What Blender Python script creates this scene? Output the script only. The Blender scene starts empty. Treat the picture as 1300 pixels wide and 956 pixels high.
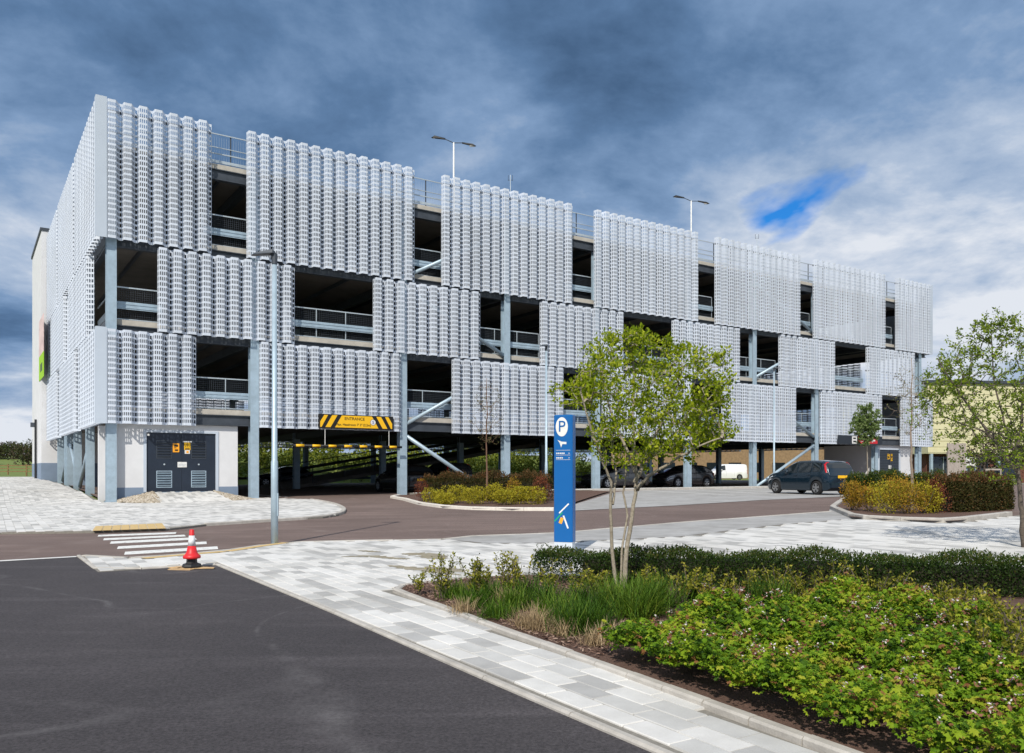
import bpy, bmesh, math, random
import numpy as np
from mathutils import Vector, Matrix
random.seed(7); RNG = np.random.default_rng(7)
SC = bpy.context.scene
COL = SC.collection
# ------------------------------------------------------------------ camera, sky, sun, exposure
FPX, PX0, PY0, EYE = 1043.0, 650.0, 597.0, 1.3        # focal length and principal point in photo pixels, eye height
cam = bpy.data.cameras.new('camera'); camo = bpy.data.objects.new('camera', cam); COL.objects.link(camo)
cam.sensor_fit = 'HORIZONTAL'; cam.sensor_width = 36; cam.lens = FPX/1300*36
cam.shift_x = 0; cam.shift_y = (PY0-478)/1300
cam.clip_end = 6000; cam.clip_start = .05
camo.location = (0, 0, EYE); camo.rotation_euler = (math.radians(90), 0, 0)
SC.camera = camo
SUN_EL, SUN_AZ = math.radians(41), math.radians(14)   # shadows run away from the camera, a little to the right
to_sun = Vector((-math.sin(SUN_AZ)*math.cos(SUN_EL), -math.cos(SUN_AZ)*math.cos(SUN_EL), math.sin(SUN_EL)))
sl = bpy.data.lights.new('sun', 'SUN'); sl.energy = 4.6; sl.angle = math.radians(.55); sl.color = (1, .94, .84)
slo = bpy.data.objects.new('sun', sl); COL.objects.link(slo)
slo.rotation_euler = (-to_sun).to_track_quat('-Z', 'Y').to_euler(); slo.location = (0, 0, 60)
W = bpy.data.worlds.new('World'); SC.world = W; W.use_nodes = True
def build_sky():
    nt = W.node_tree; nt.nodes.clear(); N = nt.nodes.new; L = nt.links.new
    out = N('ShaderNodeOutputWorld')
    sky = N('ShaderNodeTexSky'); sky.sky_type = 'NISHITA'; sky.sun_disc = False
    sky.sun_elevation = SUN_EL; sky.sun_rotation = math.pi+SUN_AZ; sky.air_density = 1.3; sky.dust_density = .4; sky.ozone_density = 2.5
    b1 = N('ShaderNodeBackground'); b1.inputs[1].default_value = .11; tint = N('ShaderNodeMix'); tint.data_type = 'RGBA'; tint.blend_type = 'MULTIPLY'; tint.inputs[0].default_value = 1; L(sky.outputs[0], tint.inputs[6]); tint.inputs[7].default_value = (.12, .58, 1.15, 1); L(tint.outputs[2], b1.inputs[0])
    tc = N('ShaderNodeTexCoord'); sep = N('ShaderNodeSeparateXYZ'); L(tc.outputs['Generated'], sep.inputs[0])
    def math_(op, a, b=None, clamp=False):
        n = N('ShaderNodeMath'); n.operation = op; n.use_clamp = clamp
        for i, v in enumerate((a, b)):
            if v is None: continue
            if isinstance(v, (int, float)): n.inputs[i].default_value = v
            else: L(v, n.inputs[i])
        return n.outputs[0]
    zc = math_('ADD', math_('MAXIMUM', sep.outputs[2], 0), .22)
    comb = N('ShaderNodeCombineXYZ')
    L(math_('DIVIDE', sep.outputs[0], zc), comb.inputs[0]); L(math_('DIVIDE', sep.outputs[1], zc), comb.inputs[1])
    def noise(scale, detail, rough, off, dist=0.):
        mp = N('ShaderNodeMapping'); mp.inputs['Location'].default_value = off; L(comb.outputs[0], mp.inputs[0])
        n = N('ShaderNodeTexNoise'); n.inputs['Scale'].default_value = scale; n.inputs['Detail'].default_value = detail
        n.inputs['Roughness'].default_value = rough; n.inputs['Distortion'].default_value = dist; L(mp.outputs[0], n.inputs[0])
        return n.outputs[0]
    big = noise(.42, 2, .5, SKY['big']); mid = noise(1.15, 9, .58, SKY['mid'], .3); fine = noise(3.1, 10, .62, SKY['fine'], .15)
    v = math_('ADD', math_('MULTIPLY', big, .85), math_('ADD', math_('MULTIPLY', mid, .75), math_('MULTIPLY', fine, .34)))
    v = math_('ADD', math_('MULTIPLY', v, SKY['con']), SKY['lift'], True)
    cr = N('ShaderNodeValToRGB'); L(v, cr.inputs[0])
    e = cr.color_ramp.elements
    e[0].position = 0; e[0].color = SKY['c'][0]+(1,)
    e[1].position = 1; e[1].color = SKY['c'][4]+(1,)
    for p, c in ((.25, SKY['c'][1]), (.5, SKY['c'][2]), (.76, SKY['c'][3])):
        k = e.new(p); k.color = c+(1,)
    b2 = N('ShaderNodeBackground'); b2.inputs[1].default_value = 1.0; L(cr.outputs[0], b2.inputs[0])
    gm = N('ShaderNodeMapping'); gm.inputs['Location'].default_value = SKY['gap']; gm.inputs['Scale'].default_value = (1, 1, 1.7); L(tc.outputs['Generated'], gm.inputs[0])
    gn = N('ShaderNodeTexNoise'); gn.inputs['Scale'].default_value = 3.4; gn.inputs['Detail'].default_value = 6; gn.inputs['Roughness'].default_value = .5; gn.inputs['Distortion'].default_value = .25; L(gm.outputs[0], gn.inputs[0]); gap = gn.outputs[0]
    mr = N('ShaderNodeMapRange'); mr.inputs['From Min'].default_value = SKY['g0']; mr.inputs['From Max'].default_value = SKY['g1']; L(gap, mr.inputs[0])
    hor = N('ShaderNodeMapRange'); hor.inputs['From Min'].default_value = .10; hor.inputs['From Max'].default_value = .2; L(sep.outputs[2], hor.inputs[0])
    mix = N('ShaderNodeMixShader'); L(math_('MULTIPLY', mr.outputs[0], hor.outputs[0]), mix.inputs[0]); L(b2.outputs[0], mix.inputs[1]); L(b1.outputs[0], mix.inputs[2])
    L(mix.outputs[0], out.inputs[0])
SKY = dict(big=(1.533, 7.725, 0), mid=(17.114, 12.208, 0), fine=(.422, 14.614, 0), gap=(11.322, 6.331, 6.483), g0=.725, g1=.79, con=2.85, lift=-2.04,
           c=((.066, .130, .245), (.115, .21, .375), (.215, .335, .535), (.43, .53, .69), (.76, .80, .87)))
build_sky()
SC.view_settings.view_transform = 'Standard'; SC.view_settings.look = 'None'
SC.view_settings.exposure = 0.0; SC.view_settings.gamma = 1; SC.view_settings.use_curve_mapping = False

# ------------------------------------------------------------------ frame of the building and of the ground
TH = 0.58690685; CX, CY = -15.873, 31.533
DX, DY = math.cos(TH), math.sin(TH)
def F(s, t, z=0.0): return Vector((CX+DX*s-DY*t, CY+DY*s+DX*t, z))         # s along the front, t inward
def ST(x, y): return ((x-CX)*DX+(y-CY)*DY, -(x-CX)*DY+(y-CY)*DX)
_S = ([-1e4, 0, 20, 40, 60, 1e4], [0, 0, .2, .2, .1, .1])
_T = ([-1e4, 0, 3, 7, 14, 32, 100, 1e4], [0, 0, .14, .32, .52, .8, .95, .95])
def g(x, y):
    s, t = ST(x, y)
    k = min(1, max(0, (4-s)/4))
    return float(np.interp(s, *_S))+k*float(np.interp(t, *_T))
def ray(px, py): return Vector(((px-PX0)/FPX, 1, -(py-PY0)/FPX))
def pg(px, py, off=0.0):
    r = ray(px, py); z = off
    p = None
    for _ in range(14):
        k = (z-EYE)/r.z; k = min(max(k, .5), 160); p = Vector((r.x*k, k, 0)); z = g(p.x, p.y)+off
    return Vector((p.x, p.y, z))
def at(px, Y, py=None):                       # point on a pixel column at a given depth
    z = 0 if py is None else EYE-(py-PY0)/FPX*Y
    return Vector(((px-PX0)/FPX*Y, Y, z))
def on(x, y, off=0.0): return Vector((x, y, g(x, y)+off))

# ------------------------------------------------------------------ materials
MATS = {}
def mat(name, col, rough=.7, metal=0., var=.12, scale=6., bump=0., bscale=60., spec=.4, coat=0., col2=None, stretch=None, world=False, dirt=0.):
    if name in MATS: return MATS[name]
    m = bpy.data.materials.new(name); m.use_nodes = True; nt = m.node_tree; N = nt.nodes.new; L = nt.links.new
    p = nt.nodes['Principled BSDF']
    p.inputs['Roughness'].default_value = rough; p.inputs['Metallic'].default_value = metal
    p.inputs['Specular IOR Level'].default_value = spec; p.inputs['Coat Weight'].default_value = coat
    tc = N('ShaderNodeTexCoord'); src = tc.outputs['Object']
    if world: src = N('ShaderNodeNewGeometry').outputs['Position']
    wsrc = src
    if stretch:
        mp = N('ShaderNodeMapping'); mp.inputs['Scale'].default_value = stretch; L(src, mp.inputs[0]); src = mp.outputs[0]
    if var > 0 or col2:
        n = N('ShaderNodeTexNoise'); n.inputs['Scale'].default_value = scale; n.inputs['Detail'].default_value = 7; n.inputs['Roughness'].default_value = .62
        L(src, n.inputs[0]); cr = N('ShaderNodeValToRGB'); L(n.outputs[0], cr.inputs[0])
        c2 = col2 or tuple(min(1, c*(1+var)) for c in col); c1 = col if col2 else tuple(c*(1-var) for c in col)
        cr.color_ramp.elements[0].position = .3; cr.color_ramp.elements[0].color = c1+(1,)
        cr.color_ramp.elements[1].position = .7; cr.color_ramp.elements[1].color = c2+(1,)
        cout = cr.outputs[0]
        if dirt:
            d1 = N('ShaderNodeTexNoise'); d1.inputs['Scale'].default_value = .55; d1.inputs['Detail'].default_value = 9; d1.inputs['Roughness'].default_value = .7; L(wsrc, d1.inputs[0])
            dr = N('ShaderNodeValToRGB'); L(d1.outputs[0], dr.inputs[0]); dr.color_ramp.elements[0].position = .32; dr.color_ramp.elements[0].color = (1-dirt, 1-dirt*1.05, 1-dirt*1.15, 1); dr.color_ramp.elements[1].position = .62; dr.color_ramp.elements[1].color = (1, 1, 1, 1)
            mx = N('ShaderNodeMix'); mx.data_type = 'RGBA'; mx.blend_type = 'MULTIPLY'; mx.inputs[0].default_value = 1; L(cout, mx.inputs[6]); L(dr.outputs[0], mx.inputs[7]); cout = mx.outputs[2]
        L(cout, p.inputs['Base Color'])
    else: p.inputs['Base Color'].default_value = col+(1,)
    if bump:
        n = N('ShaderNodeTexNoise'); n.inputs['Scale'].default_value = bscale; n.inputs['Detail'].default_value = 4
        L(src, n.inputs[0]); b = N('ShaderNodeBump'); b.inputs['Strength'].default_value = bump; b.inputs['Distance'].default_value = .01
        L(n.outputs[0], b.inputs['Height']); L(b.outputs[0], p.inputs['Normal'])
    MATS[name] = m; return m
def leafmat(name, cols, trans=.3, rough=.55):
    if name in MATS: return MATS[name]
    m = bpy.data.materials.new(name); m.use_nodes = True; nt = m.node_tree; N = nt.nodes.new; L = nt.links.new
    p = nt.nodes['Principled BSDF']; out = nt.nodes['Material Output']
    a = N('ShaderNodeAttribute'); a.attribute_name = 'rnd'
    cr = N('ShaderNodeValToRGB'); L(a.outputs['Fac'], cr.inputs[0]); e = cr.color_ramp.elements
    e[0].position = 0; e[0].color = cols[0]+(1,); e[1].position = 1; e[1].color = cols[-1]+(1,)
    for i, c in enumerate(cols[1:-1]): k = e.new((i+1)/(len(cols)-1)); k.color = c+(1,)
    L(cr.outputs[0], p.inputs['Base Color']); p.inputs['Roughness'].default_value = rough; p.inputs['Specular IOR Level'].default_value = .16
    t = N('ShaderNodeBsdfTranslucent'); L(cr.outputs[0], t.inputs[0])
    mx = N('ShaderNodeMixShader'); mx.inputs[0].default_value = trans
    L(p.outputs[0], mx.inputs[1]); L(t.outputs[0], mx.inputs[2]); L(mx.outputs[0], out.inputs[0])
    MATS[name] = m; return m
def asphalt(name, c1, c2, cs):
    m = bpy.data.materials.new(name); m.use_nodes = True; nt = m.node_tree; N = nt.nodes.new; L = nt.links.new
    p = nt.nodes['Principled BSDF']; p.inputs['Roughness'].default_value = .86; p.inputs['Specular IOR Level'].default_value = .3
    tc = N('ShaderNodeTexCoord')
    def nz(scale, det, rough, st=None, dist=0):
        s = tc.outputs['Object']
        if st: mp = N('ShaderNodeMapping'); mp.inputs['Scale'].default_value = st; mp.inputs['Rotation'].default_value = (0, 0, -TH); L(s, mp.inputs[0]); s = mp.outputs[0]
        n = N('ShaderNodeTexNoise'); n.inputs['Scale'].default_value = scale; n.inputs['Detail'].default_value = det; n.inputs['Roughness'].default_value = rough; n.inputs['Distortion'].default_value = dist
        L(s, n.inputs[0]); return n.outputs[0]
    def ramp(f, a, b, ca, cb):
        cr = N('ShaderNodeValToRGB'); L(f, cr.inputs[0]); e = cr.color_ramp.elements
        e[0].position = a; e[0].color = ca+(1,); e[1].position = b; e[1].color = cb+(1,); return cr.outputs[0]
    def mixc(f, a, b, mode='MIX'):
        n = N('ShaderNodeMix'); n.data_type = 'RGBA'; n.blend_type = mode
        if isinstance(f, float): n.inputs[0].default_value = f
        else: L(f, n.inputs[0])
        L(a, n.inputs[6]); L(b, n.inputs[7]); return n.outputs[2]
    base = ramp(nz(.35, 5, .6), .3, .7, c1, c2)
    grain = ramp(nz(48, 6, .85), .34, .66, (.42,)*3, (1.62,)*3)
    c = mixc(1.0, base, grain, 'MULTIPLY')
    streak = ramp(nz(1.2, 6, .6, (.35, 2.2, 1), .6), .50, .74, (.8,)*3, (1.25,)*3)
    c = mixc(.8, c, streak, 'MULTIPLY')
    def mth(op, a, b):
        n = N('ShaderNodeMath'); n.operation = op; n.use_clamp = False
        for i_, v_ in enumerate((a, b)):
            if isinstance(v_, float): n.inputs[i_].default_value = v_
            else: L(v_, n.inputs[i_])
        return n.outputs[0]
    ln = mth('ABSOLUTE', mth('SUBTRACT', nz(.28, 1.5, .4, None, .6), .5), 0.)     # thin wandering scuff lines
    l1 = N('ShaderNodeMapRange'); l1.inputs['From Min'].default_value = .012; l1.inputs['From Max'].default_value = .002; L(ln, l1.inputs[0])
    sc = mth('MULTIPLY', mth('MULTIPLY', l1.outputs[0], ramp(nz(1.3, 6, .7), .42, .68, (0,)*3, (.8,)*3)), ramp(nz(22, 4, .8), .3, .7, (.3,)*3, (1,)*3))
    sc = mth('ADD', sc, ramp(nz(2.6, 9, .75, None, .8), .60, .80, (0,)*3, (.22,)*3))
    cc = N('ShaderNodeRGB'); cc.outputs[0].default_value = cs+(1,)
    c = mixc(sc, c, cc.outputs[0])
    L(c, p.inputs['Base Color'])
    b = N('ShaderNodeBump'); b.inputs['Strength'].default_value = .6; b.inputs['Distance'].default_value = .006; L(nz(170, 3, .7), b.inputs['Height']); L(b.outputs[0], p.inputs['Normal'])
    MATS[name] = m; return m
def flat(name, col, rough=.5, metal=0.): return mat(name, col, rough, metal, var=0)
m_clad = mat('cladding_white', (.605, .662, .755), .42, .0, .09, 1.1, spec=.45, stretch=(1, 1, .12), world=True, dirt=.10)
m_trim = mat('cladding_trim', (.47, .53, .61), .45, 0, .04, 1.)
m_steel = mat('galvanised_steel', (.36, .46, .54), .45, .25, .16, 3., .15, 25)
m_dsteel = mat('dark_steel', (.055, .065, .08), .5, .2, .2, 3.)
m_rail = mat('rail_steel', (.48, .54, .58), .4, .4, .1, 8.)
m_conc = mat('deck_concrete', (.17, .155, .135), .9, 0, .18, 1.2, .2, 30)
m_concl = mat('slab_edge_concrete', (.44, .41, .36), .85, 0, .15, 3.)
m_render = mat('white_render', (.64, .645, .66), .9, 0, .06, 1.6, .15, 90)
m_plinth = mat('blue_grey_plinth', (.19, .25, .34), .7, 0, .08, 2.)
m_navy = mat('navy_door_paint', (.016, .024, .04), .42, 0, .15, 2.)
m_louvre = mat('louvre_metal', (.05, .06, .075), .45, .2, .1, 6.)
m_white = mat('white_paint', (.68, .68, .66), .7, 0, .12, 8.)
m_worn = mat('worn_road_paint', (.24, .21, .195), .8, 0, .1, 9., col2=(.70, .70, .68))
for n_ in m_worn.node_tree.nodes:
    if n_.type == 'VALTORGB': n_.color_ramp.elements[0].position = .30; n_.color_ramp.elements[1].position = .46
m_black = mat('black_plastic', (.014, .015, .017), .5, 0, .2, 5.)
m_yellow = flat('sign_yellow', (.85, .48, .012), .45)
m_ink = flat('sign_black', (.012, .012, .012), .5)
m_red = mat('red_plastic', (.62, .02, .025), .45, 0, .12, 12.)
m_kerb = mat('kerb_concrete', (.47, .445, .41), .9, 0, .16, 7., .3, 70, world=True, dirt=.25)
m_paver = [mat('paver_light', (.665, .655, .635), .88, 0, .08, 5., .25, 120, world=True, dirt=.2), mat('paver_pale_grey', (.545, .54, .525), .88, 0, .08, 5., .25, 120, world=True, dirt=.2), mat('paver_grey', (.43, .425, .415), .88, 0, .09, 5., .25, 120, world=True, dirt=.2)]
m_joint = mat('joint_sand', (.21, .195, .17), .95, 0, .2, 30.)
m_bay = mat('bay_block', (.37, .365, .36), .9, 0, .1, 2.2, .3, 60, dirt=.25)
m_mulch = mat('bark_mulch', (.055, .03, .022), .95, 0, .4, 60., 1., 90, col2=(.17, .10, .075))
m_road = asphalt('brown_asphalt', (.150, .108, .094), (.205, .150, .132), (.26, .21, .19))
m_dark = asphalt('dark_asphalt', (.050, .045, .048), (.072, .064, .067), (.165, .155, .158))
m_grass = mat('field_grass', (.10, .155, .03), .95, 0, .3, .9, .5, 40, col2=(.17, .20, .05))
m_bark = mat('pale_bark', (.20, .165, .12), .9, 0, .3, 30., .6, 60, col2=(.38, .34, .27))
m_bark2 = mat('dark_bark', (.06, .048, .04), .95, 0, .3, 30., .6, 60, col2=(.14, .115, .09))
m_glass = mat('dark_glass', (.012, .018, .022), .04, 0, 0, spec=.8)
m_tyre = mat('tyre_rubber', (.012, .012, .013), .85, 0, .2, 20.)
m_alloy = mat('alloy_wheel', (.42, .43, .45), .3, .8, .05, 8.)
m_timber = mat('weathered_timber', (.30, .255, .22), .85, 0, .2, 4., .3, 30, col2=(.46, .41, .37), stretch=(6, 6, .6))
m_wood = mat('fence_timber', (.20, .13, .06), .9, 0, .3, 8., stretch=(1, 1, .3))
m_cream = mat('cream_cladding', (.60, .57, .36), .55, 0, .06, 1.)
m_tact = mat('buff_tactile', (.56, .40, .18), .9, 0, .12, 14., .3, 90)

# ------------------------------------------------------------------ mesh helpers
class MB:
    def __init__(self): self.v = []; self.f = []; self.m = []; self.M = Matrix.Identity(4)
    def add(self, vs, fs, mi=0):
        o = len(self.v); M = self.M
        self.v += [tuple(M @ Vector(p)) for p in vs]; self.f += [tuple(i+o for i in q) for q in fs]; self.m += [mi]*len(fs); return self
    def box(self, x0, x1, y0, y1, z0, z1, mi=0):
        return self.add([(x0, y0, z0), (x1, y0, z0), (x1, y1, z0), (x0, y1, z0), (x0, y0, z1), (x1, y0, z1), (x1, y1, z1), (x0, y1, z1)],
                        [(0, 3, 2, 1), (4, 5, 6, 7), (0, 1, 5, 4), (1, 2, 6, 5), (2, 3, 7, 6), (3, 0, 4, 7)], mi)
    def cbox(self, x0, x1, y0, y1, z0, z1, b, mi=0):          # box with chamfered vertical edges and top
        P = [(x0+b, y0), (x1-b, y0), (x1, y0+b), (x1, y1-b), (x1-b, y1), (x0+b, y1), (x0, y1-b), (x0, y0+b)]
        c = ((x0+x1)/2, (y0+y1)/2)
        Q = [(c[0]+(p[0]-c[0])*(1-b/(abs(x1-x0)/2)), c[1]+(p[1]-c[1])*(1-b/(abs(y1-y0)/2))) for p in P]
        vs = [(p[0], p[1], z0) for p in P]+[(p[0], p[1], z1-b) for p in P]+[(p[0], p[1], z1) for p in Q]
        fs = [tuple(range(7, -1, -1)), tuple(range(16, 24))]
        for k in (0, 8):
            for i in range(8): j = (i+1) % 8; fs.append((k+i, k+j, k+8+j, k+8+i))
        return self.add(vs, fs, mi)
    def prism(self, poly, z0, z1, mi=0):                       # polygon in xy, extruded in z
        n = len(poly); a = sum(poly[i][0]*poly[(i+1) % n][1]-poly[(i+1) % n][0]*poly[i][1] for i in range(n))
        if a < 0: poly = poly[::-1]
        vs = [(p[0], p[1], z0) for p in poly]+[(p[0], p[1], z1) for p in poly]
        fs = [tuple(range(n-1, -1, -1)), tuple(range(n, 2*n))]+[(i, (i+1) % n, n+(i+1) % n, n+i) for i in range(n)]
        return self.add(vs, fs, mi)
    def plate(self, poly, y0, y1, mi=0):                       # polygon in xz, extruded in y
        n = len(poly); a = sum(poly[i][0]*poly[(i+1) % n][1]-poly[(i+1) % n][0]*poly[i][1] for i in range(n))
        if a < 0: poly = poly[::-1]
        vs = [(p[0], y0, p[1]) for p in poly]+[(p[0], y1, p[1]) for p in poly]
        fs = [tuple(range(n)), tuple(range(2*n-1, n-1, -1))]+[((i+1) % n, i, n+i, n+(i+1) % n) for i in range(n)]
        return self.add(vs, fs, mi)
    def tube(self, path, rad, n=8, mi=0, cap=True):
        path = [Vector(p) for p in path]; k = len(path)
        rs = rad if hasattr(rad, '__len__') else [rad]*k
        vs = []; ref = None
        for i, p in enumerate(path):
            d = (path[min(i+1, k-1)]-path[max(i-1, 0)])
            if d.length < 1e-9: d = Vector((0, 0, 1))
            d.normalize()
            if ref is None: ref = d.orthogonal().normalized()
            ref = (ref-d*ref.dot(d)); ref = ref.normalized() if ref.length > 1e-6 else d.orthogonal().normalized()
            b = d.cross(ref)
            for j in range(n):
                a = 2*math.pi*j/n; vs.append(p+(ref*math.cos(a)+b*math.sin(a))*rs[i])
        fs = [(i*n+j, i*n+(j+1) % n, (i+1)*n+(j+1) % n, (i+1)*n+j) for i in range(k-1) for j in range(n)]
        if cap: fs += [tuple(range(n-1, -1, -1)), tuple(range((k-1)*n, k*n))]
        return self.add(vs, fs, mi)
    def lathe(self, prof, n=16, mi=0, c=(0, 0, 0), axis='z', cap=True):
        vs = []
        for r, z in prof:
            for j in range(n):
                a = 2*math.pi*j/n
                q = (r*math.cos(a), r*math.sin(a), z) if axis == 'z' else (r*math.cos(a), z, r*math.sin(a))
                vs.append((c[0]+q[0], c[1]+q[1], c[2]+q[2]))
        k = len(prof); fs = []
        for i in range(k-1):
            for j in range(n):
                q = (i*n+j, i*n+(j+1) % n, (i+1)*n+(j+1) % n, (i+1)*n+j); fs.append(q if axis == 'z' else q[::-1])
        e = [tuple(range(n-1, -1, -1)), tuple(range((k-1)*n, k*n))]
        return self.add(vs, fs+([q if axis == 'z' else q[::-1] for q in e] if cap else []), mi)
    def mesh(self, name, mats, smooth=False):
        me = bpy.data.meshes.new(name); me.from_pydata(self.v, [], self.f)
        for m in (mats if isinstance(mats, (list, tuple)) else [mats]): me.materials.append(m)
        me.polygons.foreach_set('material_index', self.m)
        if smooth: me.shade_smooth()
        me.update(); return me
    def build(self, name, mats, parent=None, smooth=False): return link(name, self.mesh(name, mats, smooth), parent)
def link(name, me, parent=None, loc=None, rot=None):
    o = bpy.data.objects.new(name, me); COL.objects.link(o)
    if parent: o.parent = parent
    if loc is not None: o.location = loc
    if rot is not None: o.rotation_euler = rot
    return o
def tag(o, label=None, cat=None, group=None, kind=None):
    for k, v in (('label', label), ('category', cat), ('group', group), ('kind', kind)):
        if v: o[k] = v
    return o
def empty(name, loc=(0, 0, 0), rz=0, **kw):
    o = link(name, None, None, loc, (0, 0, rz)); o.empty_display_size = .2; return tag(o, **kw)
def copy_tree(o, parent=None):
    c = o.copy(); COL.objects.link(c); c.parent = parent
    for ch in list(o.children): copy_tree(ch, c)
    return c
def cloud(name, tv, tf, P, R, S, mats, parent=None, mi=None, rnd=None):
    """many small copies of one template joined: tv (k,3), tf faces (same count of corners), P (n,3), R (n,3,3), S (n,) or (n,3)"""
    tv = np.asarray(tv, float); n = len(P); k = len(tv); S = np.asarray(S, float)
    S = S[:, None, None] if S.ndim == 1 else S[:, None, :]
    V = np.einsum('nij,nkj->nki', R, tv[None]*S)+np.asarray(P)[:, None, :]
    nf = len(tf); c = len(tf[0]); Fi = (np.asarray(tf)[None]+(np.arange(n)*k)[:, None, None]).reshape(-1)
    me = bpy.data.meshes.new(name); me.vertices.add(n*k); me.vertices.foreach_set('co', V.reshape(-1))
    me.loops.add(len(Fi)); me.loops.foreach_set('vertex_index', Fi.astype(np.int32))
    me.polygons.add(n*nf); me.polygons.foreach_set('loop_start', np.arange(0, len(Fi), c, dtype=np.int32))
    for m in (mats if isinstance(mats, (list, tuple)) else [mats]): me.materials.append(m)
    if mi is not None: me.polygons.foreach_set('material_index', np.repeat(np.asarray(mi, np.int32), nf))
    a = me.attributes.new('rnd', 'FLOAT', 'POINT'); r = RNG.random(n) if rnd is None else np.asarray(rnd)
    a.data.foreach_set('value', np.repeat(r, k).astype(np.float32))
    me.update(calc_edges=True); me.validate(); me.shade_flat()
    o = link(name, me, parent)
    if parent: o['kind'] = 'stuff'
    return o
def randrot(n, up=0.0):
    """random frames; up>0 biases the leaf normal (local z) upward"""
    nrm = RNG.normal(size=(n, 3)); nrm /= np.linalg.norm(nrm, axis=1, keepdims=True)
    nrm[:, 2] = np.abs(nrm[:, 2])*(1 if up > 0 else 1)+up; nrm /= np.linalg.norm(nrm, axis=1, keepdims=True)
    a = RNG.normal(size=(n, 3)); x = a-nrm*np.sum(a*nrm, axis=1, keepdims=True); x /= np.linalg.norm(x, axis=1, keepdims=True)
    y = np.cross(nrm, x); return np.stack([x, y, nrm], axis=2)
LEAF_V = [(0, 0, 0), (.38, .28, .06), (1, 0, -.05), (.38, -.28, .06)]; LEAF_F = [(0, 3, 2, 1)]
PALM_V = [(0, 0, 0)]+[(math.cos(a)*r, math.sin(a)*r, h) for a, r, h in [(i*math.pi*2/14+.3, (1 if i % 2 == 0 else .70)*(1, 1, .95, .9, 1, .9, .85, .8, .8, .3, .8, .9, 1, 1)[i], (-.22 if i % 2 == 0 else .06)) for i in range(14)]]
PALM_F = [(0, i, i % 14+1) for i in range(1, 15)]
def inpoly(p, poly):
    x, y = p[0], p[1]; c = False; n = len(poly)
    for i in range(n):
        a, b = poly[i], poly[i-1]
        if (a[1] > y) != (b[1] > y) and x < (b[0]-a[0])*(y-a[1])/(b[1]-a[1])+a[0]: c = not c
    return c
# ------------------------------------------------------------------ ground sheets
S_CUTS = [-30, -15, 0, 1, 2, 3, 4, 8, 20, 40, 60]; T_CUTS = [0, 1.5, 3, 5, 7, 10, 14, 22, 32, 60, 100]
def sheet(name, poly, off, material, thick=0., cuts=True):
    bm = bmesh.new(); vs = [bm.verts.new((p[0], p[1], 0)) for p in poly]; f = bm.faces.new(vs); f.normal_update()
    if f.normal.z < 0: f.normal_flip()
    bmesh.ops.triangulate(bm, faces=bm.faces[:])
    if cuts:
        for val, nx, ny, lst in ((0, DX, DY, S_CUTS), (0, -DY, DX, T_CUTS)):
            for c in lst:
                co = Vector((CX+nx*c, CY+ny*c, 0))
                bmesh.ops.bisect_plane(bm, geom=bm.verts[:]+bm.edges[:]+bm.faces[:], plane_co=co, plane_no=Vector((nx, ny, 0)), dist=1e-5)
        bmesh.ops.triangulate(bm, faces=bm.faces[:])
    if thick:
        be = [e for e in bm.edges if e.is_boundary]
        r = bmesh.ops.extrude_edge_only(bm, edges=be); low = {v for v in r['geom'] if isinstance(v, bmesh.types.BMVert)}
    else: low = set()
    for v in bm.verts: v.co.z = g(v.co.x, v.co.y)+off-(thick if v in low else 0)
    bmesh.ops.recalc_face_normals(bm, faces=bm.faces[:])
    me = bpy.data.meshes.new(name); bm.to_mesh(me); bm.free(); me.materials.append(material)
    return tag(link(name, me), kind='structure')
def P2(*pts): return [pg(x, y).xy for x, y in pts]
def poly_of(*a): return [Vector((p[0], p[1])) for q in a for p in q]
BIG = 2500
sheet('ground', [(-BIG, -300), (BIG, -300), (BIG, BIG), (-BIG, BIG)], -.13, m_grass)
# brown road and forecourt: one sheet running under the building and both ways out of the picture
road_poly = [F(-45, -9.2).xy, F(-45, -19).xy, F(-12, -24).xy, F(0, -30).xy, F(30, -40).xy, F(90, -30).xy, F(90, 3).xy, F(58.6, 3).xy, F(58.6, 31.2).xy, F(.4, 31.2).xy, F(.4, .3).xy, F(-2, -3).xy]
sheet('road', road_poly, 0, m_road)
edge_a = P2((98, 707), (124.6, 727), (217, 721), (274, 718), (410, 774), (619, 866.5))   # pavement edge to the dark asphalt
far_e = edge_a[-1]+(edge_a[-1]-edge_a[-3]).normalized()*9
dark_poly = [Vector((-60, pg(0, 713).y+26)), pg(0, 713).xy]+edge_a[:1]+[p+(p-edge_a[3]).normalized()*0 for p in edge_a[1:]]+[far_e, Vector((far_e.x, -12)), Vector((-60, -12))]
sheet('dark_road', dark_poly, .006, m_dark)
# main pavement: from the foreground strip round behind the planted bed to the far right
low_road = P2((110, 706.5), (175, 710), (232, 705), (277, 701.5), (318, 695), (352, 690.5), (400, 688), (485, 687), (560, 685.5))
grey_low = P2((620, 690.5), (702, 690), (780, 686), (860, 682.5), (944, 672), (999, 666), (1081, 659.6))
bed2 = P2((1053.5, 647), (1081, 659.4), (1120, 661.8), (1176, 664.4), (1212, 664.8), (1250, 660), (1285, 655.5), (1284, 641), (1200, 638), (1130, 634), (1075, 633))
rest = P2((1330, 662), (1700, 668))
pave_a = edge_a+[far_e, far_e+Vector((14, 0)), Vector((22, 4)), pg(1700, 700).xy]+rest[::-1]+P2((1295, 654.5),)+bed2[6:0:-1]+grey_low[::-1][1:]+low_road[::-1]
PAVES = []
def pavement(name, poly, off=.024):
    o = sheet(name, poly, off-.012, m_joint, .2); PAVES.append((o, poly, off)); return o
pav_main = pavement('pavement', pave_a)
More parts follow.
